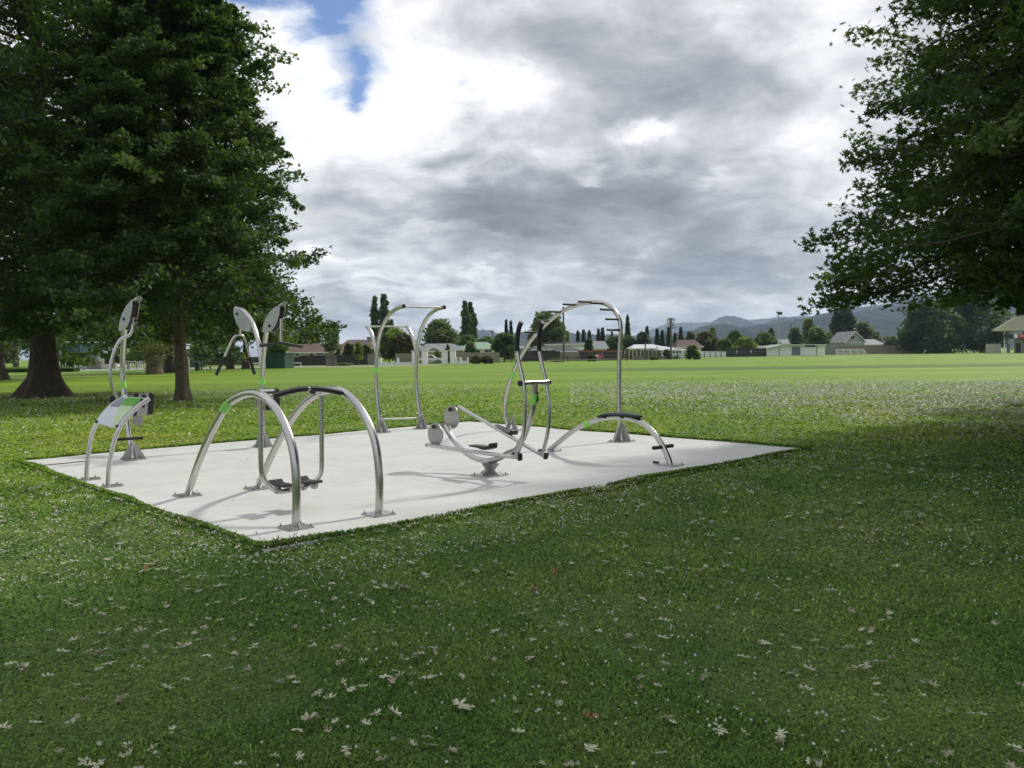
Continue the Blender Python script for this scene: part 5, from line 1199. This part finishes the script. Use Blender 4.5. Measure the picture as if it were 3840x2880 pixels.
def caravan():
    Y = 164.; x0, x1 = X(2517, Y), X(2560, Y); L = x1 - x0; h = Z(2540, 1307, Y); t = empty('caravan', ((x0 + x1) / 2, Y, 0), 'white rounded caravan parked right of the power pole', 'caravan')
    pr = [(0, .22), (-.0, .5), (.05, .82), (.14, .97), (.3, 1.), (.75, 1.), (.9, .9), (.98, .6), (1., .35), (.97, .22)]
    CW = mat('caravan_white', (.72, .73, .74), .35, 0, .03, 2.)
    obj('body', MB().prism([(x0 + a * L, Y + 1, b * h) for a, b in pr], 2.1, (0, 1, 0)), CW, t, bevel=.05)
    for a, b in ((.12, .34), (.4, .62), (.68, .86)): obj('window', MB().box((x0 + (a + b) / 2 * L, Y - .07, h * .68), ((b - a) * L, .04, h * .2)), GLASS, t)
    for a in (.4, .55): wheel(t, (x0 + a * L, Y + .05, .3), .3)
    obj('trim', MB().box((x0 + .5 * L, Y - .065, h * .45), (L * .94, .03, .06)), GREYR, t)
caravan()
# poles
def pole(name, px, pt, Y, label, cat, r=.15, arms=(), m=None):
    x = X(px, Y); h = Z(px, pt, Y); t = empty(name, (x, Y, 0), label, cat); obj('shaft', MB().tube([(x, Y, -.1), (x, Y, h)], [r, r * .7], 10), m or POLEW, t)
    for (w0, w1, py) in arms:
        z = Z(px, py, Y); a = obj('crossarm', MB().box(((X(w0, Y) + X(w1, Y)) / 2, Y - r - .06, z), (abs(X(w1, Y) - X(w0, Y)), .12, .14)), POLEW, t)
        ii = MB()
        for k in range(4): q = X(w0, Y) + (X(w1, Y) - X(w0, Y)) * (k + .2) / 3.4; ii.tube([(q, Y - r - .06, z + .06), (q, Y - r - .06, z + .32)], [.05, .08], 6)
        obj('insulator', ii, STONE, a)
    return t, x, h
pole('power_pole', 2516, 1193, 152, 'tall power pole with five crossarms left of the caravan', 'pole', .2, ((2502, 2533, 1201), (2500, 2528, 1211), (2506, 2528, 1220), (2498, 2534, 1230), (2503, 2526, 1197)))
pole('power_pole', 2853, 1233, 235, 'thin bare pole above the red roof', 'pole', .14)
pole('power_pole', 2966, 1214, 240, 'short pole with one crossarm behind the white building', 'pole', .16, ((2958, 2980, 1216),))
pole('power_pole', 2499, 1244, 200, 'faint thin pole just left of the tall power pole', 'pole', .12, ((2488, 2504, 1246),))
pole('power_pole', 1847, 1236, 230, 'small distant pole with crossarms behind the green-roofed house', 'pole', .12, ((1840, 1856, 1242), (1842, 1853, 1247)))
pole('timber_pole', 2114, 1150, 138, 'tall bare timber pole behind the left side of the peg arch', 'pole', .2)
pole('timber_pole', 2420, 1282, 150, 'short bare timber pole in front of the pale blue roof', 'pole', .16)
t, x, h = pole('floodlight', 2918, 1174, 222, 'tall dark floodlight pole in front of the white building', 'lamp', .26, m=STEELD)
obj('lamp_head', MB().box((x + .55, 221.7, h - .1), (.9, .5, .8), rz=.2), DARKW, t, bevel=.1); obj('lamp_head', MB().box((x - .25, 221.7, h + .2), (.7, .4, .4), rz=-.2), DARKW, t, bevel=.1)
t, x, h = pole('netball_post', 1078, 1319, 112, 'white netball post with hoop beside the green shed', 'post', .07, m=WHITE)
obj('hoop', MB().tube([(x + .2 * math.cos(k * .4), 111.7 + .2 * math.sin(k * .4), h) for k in range(17)], .025, 6), WHITE, t); obj('net', MB().tube([(x, 111.7, h - .02), (x, 111.7, h - .45)], [.2, .09], 12, False), WHITE, t)
tag(obj('timber_post', MB().box((X(702, 78), 78, Z(702, 1342, 78) / 2), (.32, .32, Z(702, 1342, 78))), TIMB, org=(X(702, 78), 78, 0)), 'pale square timber post right of the slender oak trunk', 'post')
# white changing-room building
def white_building():
    Y = 214.; x0, x1 = X(2872, Y), X(3094, Y); t = empty('changing_room', ((x0 + x1) / 2, Y, 0), 'long low white flat-roofed building with grey roller door at the field edge', 'building')
    h = Z(3000, 1294, Y); obj('wall', MB().box(((x0 + x1) / 2, Y + 4, h / 2), (x1 - x0, 8, h)), WHITE, t)
    xr0, xr1 = X(2868, Y), X(3097, Y); xm = X(2928, Y)
    m = MB().prism([(xr0, Y + 3.6, h - .6), (xm, Y + 3.6, h + .2), (xr1, Y + 3.6, h + .12), (xr1, Y + 3.6, h - .08), (xm, Y + 3.6, h - .02), (xr0, Y + 3.6, h - .85)], 9.4, (0, 1, 0)); obj('roof', m, PALER, t)
    for a, b, y0, y1, mm, nm in ((2969, 3001, 1301, 1332, SHUT, 'roller_door'), (3019, 3058, 1293, 1301, DARKW, 'window'), (3013, 3056, 1302, 1332, WHITE, 'wall_panel'), (3062, 3064, 1296, 1332, DARKW, 'downpipe'), (2921, 2923, 1296, 1332, BLOCK, 'downpipe')):
        a_, b_ = X(a, Y), X(b, Y); c, d = Z(a, y0, Y), max(.02, Z(a, y1, Y)); obj(nm, MB().box(((a_ + b_) / 2, Y - .04, (c + d) / 2), (b_ - a_, .1, c - d)), mm, t)
white_building()
# bleachers
def bleachers():
    Y = 218.; x0, x1 = X(3137, Y), X(3254, Y); t = empty('bleachers', ((x0 + x1) / 2, Y, 0), 'low white tiered bench stand on the field edge before the grey fence', 'bleachers')
    for k, (a, b, z, y) in enumerate(((0, 1, .35, 0), (.02, .98, .7, .6), (.08, .9, 1.15, 1.2), (.08, .9, 1.45, 1.5))):
        obj('bench', MB().box((x0 + (x1 - x0) * (a + b) / 2, Y + y, z), ((x1 - x0) * (b - a), .35, .1)), WHITE, t)
    for k in range(5):
        x = x0 + (x1 - x0) * (.06 + .88 * k / 4); obj('frame', MB().tube([(x, Y - .1, 0), (x, Y + 1.55, 1.5), (x, Y + 1.6, 0)], .045, 6), WHITE, t)
bleachers()
# clubhouse at the right photo edge
def clubhouse():
    Y = 205.; x0 = X(3722, Y); x1 = x0 + 26; t = empty('clubhouse', (x0 + 13, Y, 0), 'two-storey clubhouse with balcony banners and khaki roof at the right photo edge', 'building')
    zb = Z(3760, 1270, Y); ze = Z(3760, 1236, Y); WL = mat('clubhouse_wall', (.42, .42, .38), .7, 0, .1, 1.)
    obj('wall', MB().box((x0 + 14.5, Y + 6.5, zb / 2), (21, 8, zb)), WL, t); obj('upper_wall', MB().box((x0 + 15, Y + 6.5, (zb + ze) / 2), (18, 8, ze - zb)), WL, t)
    obj('balcony_floor', MB().box((x0 + 13.6, Y + 1.6, zb + .12), (24.5, 3.8, .24)), DARKW, t)
    m = MB(); r0 = x0 - 1; zr = Z(3840, 1185, Y + 6) + 1.2
    m.add([(r0, Y - .8, ze), (x1 + 1, Y - .8, ze), (x1 + 1, Y + 12, ze), (r0, Y + 12, ze), (r0 + 7.5, Y + 5.6, zr + .5), (x1 - 4, Y + 5.6, zr + .5)] + [(r0, Y - .8, ze - .3), (x1 + 1, Y - .8, ze - .3), (x1 + 1, Y + 12, ze - .3), (r0, Y + 12, ze - .3)],
          [(0, 1, 5, 4), (2, 3, 4, 5), (0, 4, 3), (1, 2, 5), (0, 6, 7, 1), (1, 7, 8, 2), (2, 8, 9, 3), (3, 9, 6, 0), (6, 9, 8, 7)]); obj('roof', m, KHAKI, t)
    obj('fascia', MB().box((x0 + 12.5, Y - .88, ze - .1), (28, .12, .5)), CREAM, t)
    RB = mat('red_banner', (.45, .04, .05), .5, 0, .1, 3.)
    for a, b, mm in ((3725, 3763, DARKW), (3764, 3776, WHITE), (3777, 3803, RB), (3804, 3860, PALER)):
        a_, b_ = X(a, Y - .3), X(b, Y - .3); bn = obj('banner', MB().box(((a_ + b_) / 2, Y - .36, zb + .6), (b_ - a_ - .05, .06, 1.0)), mm, t)
        if mm is RB: obj('banner_lines', MB().box(((a_ + b_) / 2, Y - .41, zb + .75), (1.1, .03, .1)).box(((a_ + b_) / 2, Y - .41, zb + .5), (.9, .03, .08)), WHITE, bn)
    for k in range(7):
        x = x0 + .6 + k * 4; obj('post', MB().box((x, Y - .2, ze / 2), (.16, .16, ze)), DARKW if k % 2 else WHITE, t)
    for a, b, z0_, z1_, mm, nm in ((3714, 3725, 0, 2.2, SHUT, 'door'), (3788, 3800, .0, 2.2, DARKW, 'door'), (3812, 3840, 1.1, 2.3, GLASS, 'window'), (3742, 3760, .0, 2.4, DARKW, 'door')):
        a_, b_ = X(a, Y + 2.5), X(b, Y + 2.5); obj(nm, MB().box(((a_ + b_) / 2 + .5, Y + 2.45, (z0_ + z1_) / 2 + .05), (b_ - a_, .1, z1_ - z0_)), mm, t)
    obj('side_wall', MB().box((x0 - 1.2, Y + 5, 1.2), (3, 4, 2.4)), WL, t); obj('window', MB().box((x0 + 11.5, Y + 2.44, (zb + ze) / 2 + .2), (5, .1, 1.2)), GLASS, t)
    an = math.radians(-24); t.rotation_euler = (0, 0, an); t.location = (x0 + 2.2 + 13 * math.cos(an), Y + 13 * math.sin(an), 0)
clubhouse()
# memorial terrace on the left
def memorial():
    Y = 112.
    t = empty('terrace_wall', (X(415, Y), Y, 0), 'low white terrace wall with steps below the stone monument', 'wall')
    blk('wall', 316, 552, 1384, Y, .5, WHITE, t)
    w = blk('steps', 278, 316, 1397, Y - 1.5, 3, WHITE, t); blk('steps', 286, 316, 1391, Y - .9, 2.4, WHITE, t)
    YM = 118.; t = empty('stone_monument', (X(347, YM), YM, 0), 'grey stone war memorial with stepped base and small figure', 'monument')
    blk('base', 316, 378, 1366.5, YM, 2.4, STONE, t, bev=.05); blk('plinth', 326, 369, 1345, YM + .3, 1.8, STONE, t, 1366.4, bev=.05)
    blk('pillar', 329, 341, 1310, YM + .5, 1.0, STONE, t, 1344.9); blk('tablet', 341.5, 366, 1334, YM + .6, .8, BLOCK, t, 1344.9)
    fx = X(355, YM); z = Z(355, 1334, YM)
    obj('figure', MB().tube([(fx, YM + 1, z), (fx + .02, YM + 1, z + .35), (fx, YM + 1, z + .75), (fx, YM + 1, z + .95)], [.16, .2, .24, .08], 10).ball((fx, YM + 1, z + 1.08), .14).tube([(fx - .2, YM + 1, z + .8), (fx - .32, YM + .9, z + .5), (fx - .15, YM + .8, z + .35)], .06, 8).tube([(fx + .2, YM + 1, z + .8), (fx + .3, YM + .9, z + .5), (fx + .12, YM + .8, z + .35)], .06, 8), BLOCK, t)
    def balus(px0, px1, py0, py1, Y_, label, sl0=None, step=.32):
        t = empty('railing', (X((px0 + px1) / 2, Y_), Y_, 0), label, 'railing'); pa, pb = V(px0, py0, Y_), V(px1, py1, Y_); hh = .95
        obj('rail', MB().tube([pa, pb], .045, 6), WHITE, t); obj('rail', MB().tube([pa - Vector((0, 0, hh)), pb - Vector((0, 0, hh))], .045, 6), WHITE, t)
        n = max(2, int((pb - pa).length / step))
        for i in range(n + 1): q = pa + (pb - pa) * i / n; obj('baluster', MB().cyl(q - Vector((0, 0, hh)), q, .03, 6), WHITE, t)
        m = MB()
        for q in (pa, pb): m.cyl((q.x, q.y, 0), (q.x, q.y, max(.1, q.z - hh)), .05, 6)
        obj('support', m, WHITE, t)
    balus(108, 142, 1359, 1359, 116, 'short white railing left of the flared oak trunk'); balus(235, 276, 1357, 1357, 116, 'white railing right of the flared oak trunk')
    balus(281, 308, 1361, 1376, 113, 'sloping white stair railing left of the monument'); balus(472, 552, 1355, 1356, 114, 'white railing on the terrace behind the sign post')
    balus(432, 441, 1370, 1364, 114, 'tiny sloping stair railing right of the S-shaped lever')
    for a, b, tp, Y_, lab in ((275, 284, 1353, 114, 'upper stone post of the left stairs'), (307, 316, 1368, 110, 'lower stone post of the left stairs'), (424, 431, 1364, 114, 'stone post beside the small stair rail'), (474, 483, 1364, 110, 'stone post right of the exercise post'), (506, 516, 1353, 114, 'stone post between two white railings')):
        t = empty('stone_post', (X((a + b) / 2, Y_), Y_ + .3, 0), lab, 'post'); p = blk('shaft', a, b, tp + 2, Y_, .35, STONE, t); blk('cap', a - .8, b + .8, tp, Y_ - .04, .43, STONE, t, tp + 2.02)
memorial()
def stump():
    x, y = X(578, 76), 76.; h = Z(578, 1338, 76); t = empty('cut_tree', (x, y, 0), 'broad old cut trunk with pale split right side under the oaks', 'tree'); 
    m = MB(); k = 28; vs = []
    for i, (z, r) in enumerate(((-.1, .82), (.4, .72), (1., .68), (h, .72), (h + .05, .4))):
        for j in range(k): a = 2 * math.pi * j / k; q = r * (1 + .09 * math.sin(j * 3.3)); vs.append((x + q * math.cos(a), y + q * math.sin(a), z))
    m.add(vs, [(i * k + j, i * k + (j + 1) % k, (i + 1) * k + (j + 1) % k, (i + 1) * k + j) for i in range(4) for j in range(k)] + [tuple(range(4 * k, 5 * k))], True)
    obj('trunk', m, bark_mat('fibrous_bark', (.05, .04, .03), (.2, .16, .11)), t)
    n = 900; P = RNG.normal(size=(n, 3)) * np.array([.8, .8, .55]) + np.array([x, y, h + .55]); v, f, nf = leaf_cards(P, .2, 'kite'); npmesh('shoots', v, f, FM['brown'], parent=t, tint=np.repeat(np.clip(RNG.normal(.5, .2, n), 0, 1), nf))
stump()
t = empty('litter_bin', (X(739, 92), 92, 0), 'dark litter bin on the grass right of the timber post', 'bin'); x = X(739, 92)
obj('body', MB().tube([(x, 92, 0), (x, 92, .85)], [.27, .3], 16), DARKW, t); obj('lid', MB().tube([(x, 92, .86), (x, 92, .98)], [.33, .26], 16), DARKW, t)
t = empty('park_bench', (X(771, 94), 94, 0), 'thin park bench right of the litter bin', 'bench'); x = X(771, 94)
obj('seat', MB().box((x, 94, .45), (1.3, .4, .05)), TIMB, t); obj('leg', MB().box((x - .5, 94, .22), (.06, .36, .44)), DARKW, t); obj('leg', MB().box((x + .5, 94, .22), (.06, .36, .44)), DARKW, t)
t = empty('sun_umbrella', (X(630, 135), 135, 0), 'pale blue garden umbrella behind the green fence', 'umbrella'); x = X(630, 135); z = Z(630, 1324, 135)
obj('pole', MB().cyl((x, 135, 0), (x, 135, z), .03, 8), WHITE, t); obj('canopy', MB().tube([(x, 135, z - .45), (x, 135, z - .05), (x, 135, z)], [1.15, .2, .02], 8), BLUEP, t)
def person(px, pyfoot, Y, pose, label, shirt, trous, hairc):
    c = V(px, pyfoot, Y); x, y = c.x, Y; t = empty('person', (x, y, 0), label, 'person')
    me = bpy.data.meshes.new('body')
    if pose == 'sit':
        J = [(0, 0, .5), (0, .0, .75), (0, 0, 1.0), (0, 0, 1.1), (0, 0, 1.25), (.18, 0, .98), (.24, -.05, .72), (.12, -.25, .62), (-.18, 0, .98), (-.24, -.05, .72), (-.12, -.25, .62), (.1, -.2, .5), (.12, -.42, .48), (.12, -.42, .08), (.12, -.55, .04), (-.1, -.2, .5), (-.12, -.42, .48), (-.12, -.42, .08), (-.12, -.55, .04)]
        E_ = [(0, 1), (1, 2), (2, 3), (3, 4), (2, 5), (5, 6), (6, 7), (2, 8), (8, 9), (9, 10), (0, 11), (11, 12), (12, 13), (13, 14), (0, 15), (15, 16), (16, 17), (17, 18)]
    else:
        s = 1 if pose == 'run' else .4
        J = [(0, 0, .92), (.05 * s, 0, 1.2), (.1 * s, 0, 1.42), (.12 * s, 0, 1.52), (.14 * s, 0, 1.68), (.1 * s, .18, 1.4), (.3 * s, .22, 1.15), (.42 * s, .2, 1.2), (.1 * s, -.18, 1.4), (-.12 * s, -.22, 1.15), (-.02, -.22, .95), (.02, .1, .88), (.3 * s, .1, .55), (.22 * s, .1, .12), (.36 * s, .1, .06), (.0, -.1, .88), (-.1 * s, -.1, .48), (-.4 * s, -.1, .22), (-.36 * s, -.1, .1)]
        E_ = [(0, 1), (1, 2), (2, 3), (3, 4), (2, 5), (5, 6), (6, 7), (2, 8), (8, 9), (9, 10), (0, 11), (11, 12), (12, 13), (13, 14), (0, 15), (15, 16), (16, 17), (17, 18)]
    RR = [.13, .13, .14, .055, .1, .06, .045, .035, .06, .045, .035, .09, .06, .045, .04, .09, .06, .045, .04]
    me.from_pydata(J, [list(e) for e in E_], []); me.materials.append(mat('skin', (.35, .2, .14), .6, 0, .05, 5)); o = bpy.data.objects.new('body', me); COL.objects.link(o); o.parent = t; ORG[o] = ORG[t]
    sk = o.modifiers.new('skin', 'SKIN'); me.skin_vertices.new() if not me.skin_vertices else None
    for i, v in enumerate(me.skin_vertices[0].data): v.radius = (RR[i], RR[i]); v.use_root = (i == 0)
    sb = o.modifiers.new('sub', 'SUBSURF'); sb.levels = sb.render_levels = 1
    Q = [Vector(j) + Vector((x, y, 0)) for j in J]
    sm = mat('shirt', shirt, .8, 0, .1, 8); m = MB().tube([Q[0], Q[1], Q[2], Q[2] + Vector((0, 0, .08))], [.165, .165, .18, .09], 12)
    for a, b in ((5, 6), (8, 9)): m.tube([Q[2], Q[a], (Q[a] + Q[b]) / 2], [.1, .085, .07], 8)
    obj('shirt', m, sm, t); m = MB()
    for a, b, c_ in ((11, 12, 13), (15, 16, 17)): m.tube([Q[0], Q[a], Q[b], (Q[b] + Q[c_]) / 2], [.15, .12, .085, .075], 10)
    obj('trousers', m, mat('trousers', trous, .8, 0, .1, 8), t); obj('hair', MB().ball(Q[4] + Vector((0, .02, .06)), .115, 10, 7), mat('hair', hairc, .8, 0, .2, 8), t)
for px, Y, lab, s_, tr_, hc in ((2239, 143, 'seated person in white top beside the dark red shrub, leftmost of three', (.6, .6, .6), (.3, .3, .32), (.05, .03, .02)),
    (2249, 143.3, 'seated person in red top between two others', (.5, .04, .06), (.4, .05, .07), (.04, .03, .02)), (2258, 143.6, 'seated person in dark top, rightmost of three', (.08, .08, .1), (.05, .05, .07), (.25, .22, .2))):
    person(px, 1350, Y, 'sit', lab, s_, tr_, hc)
t = empty('bench', (X(2249, 143.4), 143.5, 0), 'low bench under the three seated people', 'bench'); x = X(2249, 143.4); obj('seat', MB().box((x, 143.55, .41), (2.2, .5, .06)), TIMB, t)
for s in (-.9, .9): obj('leg', MB().box((x + s, 143.55, .19), (.08, .4, .38)), TIMD, t)
person(2761, 1338, 178, 'run', 'person in grey top running on the field before the dark fence', (.25, .25, .27), (.03, .03, .035), (.05, .04, .03))
person(2816, 1333, 190, 'walk', 'person in pale top walking beside the dark fence', (.45, .42, .4), (.05, .05, .06), (.05, .04, .03))
# spectator benches as small as they show
for px, Y, lab in ((2396, 148, 'pale concrete slab seat right of the short timber pole'), (2478, 154, 'pale slab seat below the striped fence end'), (2612, 168, 'pale slab seat right of the olive shrub')):
    t = empty('slab_seat', (X(px, Y), Y, 0), lab, 'bench'); x = X(px, Y); obj('seat', MB().box((x, Y, .52), (2., .6, .14)), STONE, t, bevel=.02); obj('base', MB().box((x, Y, .22), (1.6, .4, .44)), STONE, t)
# ------------------------------------------------------------------ hills
HILLM = mat('forest_hill', (.022, .034, .028), .95, 0, .35, .012, spec=.05, col2=(.011, .019, .018))
def hill(name, pts, Y, dep, seed, jag=6.):
    nx = 260; nz = 14; px = [p[0] for p in pts]; py = [p[1] for p in pts]; rs = np.random.default_rng(seed); U = np.linspace(0, 1, nx); xs = px[0] + (px[-1] - px[0]) * U
    ys = np.interp(xs, px, py); ys = np.convolve(np.pad(ys, 4, 'edge'), np.ones(9) / 9, 'valid'); ridge = np.array([tuple(V(a, b, Y)) for a, b in zip(xs, ys)])
    ridge[:, 2] += rs.normal(0, jag * .35, nx) + jag * np.sin(U * 60 + seed) * .4
    verts = []; 
    for j in range(nz * 2 + 1):
        q = (j - nz) / nz; f = (1 - abs(q)) ** 1.15; nn = np.sin(U * (30 + seed) + q * 5) * .06 + np.sin(U * (75 + seed) + q * 11) * .035
        z = ridge[:, 2] * np.clip(f * (1 + nn * (abs(q) > 0) * 2.2), 0, 1.0) - (20 if abs(q) == 1 else 0); verts.append(np.stack([ridge[:, 0], Y + q * dep + 0 * U, z + (rs.normal(0, jag * .3, nx) if q else 0)], 1))
    V_ = np.concatenate(verts); i, j = np.meshgrid(np.arange(nx - 1), np.arange(nz * 2)); a = (j * nx + i).ravel(); F_ = np.stack([a, a + 1, a + nx + 1, a + nx], 1)
    tag(npmesh(name, V_, F_, HILLM), kind='structure')
hill('hills', [(2500, 1256), (2560, 1250), (2592, 1243), (2630, 1227), (2710, 1221), (2849, 1223), (2944, 1212), (2988, 1201), (3051, 1189), (3130, 1177), (3220, 1166), (3330, 1160), (3420, 1140), (3600, 1128), (3840, 1132), (4100, 1120), (4500, 1170)], 2300, 900, 3)
hill('hills', [(2860, 1240), (2890, 1212), (2925, 1197), (2950, 1194), (2975, 1203), (3040, 1190), (3200, 1160), (3300, 1146), (3381, 1121), (3434, 1104), (3490, 1099), (3600, 1108), (3760, 1098), (3840, 1110), (4000, 1080), (4400, 1150)], 3600, 1100, 5)
hill('hills', [(2560, 1250), (2620, 1232), (2665, 1216), (2700, 1194), (2730, 1186), (2752, 1185), (2775, 1198), (2810, 1216), (2870, 1228), (2950, 1235)], 4600, 900, 9)
hill('hills', [(2380, 1262), (2430, 1240), (2456, 1228), (2500, 1218), (2539, 1212), (2600, 1209), (2665, 1210), (2750, 1208), (2850, 1196), (2960, 1188), (3010, 1184), (3100, 1190), (3200, 1200)], 6200, 1200, 12)
hill('hills', [(1660, 1268), (1717, 1252), (1760, 1242), (1790, 1237), (1835, 1238), (1876, 1255), (1920, 1262)], 4200, 800, 4, 4.)
hill('hills', [(1820, 1275), (1880, 1262), (1923, 1250), (1967, 1242), (2010, 1243), (2080, 1250), (2130, 1246), (2180, 1250), (2240, 1254), (2330, 1257), (2400, 1262), (2480, 1262), (2560, 1258), (2700, 1250)], 2900, 700, 7, 4.)
# ------------------------------------------------------------------ air
def haze():
    m = bpy.data.materials.new('haze'); m.use_nodes = True; nt = m.node_tree; nt.nodes.clear(); o = nd(nt, 'ShaderNodeOutputMaterial'); p = nd(nt, 'ShaderNodeVolumePrincipled')
    p.inputs['Color'].default_value = (.62, .78, 1., 1); p.inputs['Density'].default_value = HAZE_D; p.inputs['Anisotropy'].default_value = .1; nt.links.new(p.outputs[0], o.inputs['Volume'])
    tag(obj('haze', MB().box((0, 3000, 160), (15000, 9600, 330)), m, org=(0, 3000, 0)), kind='stuff')
HAZE_D = 1.5e-4
haze()
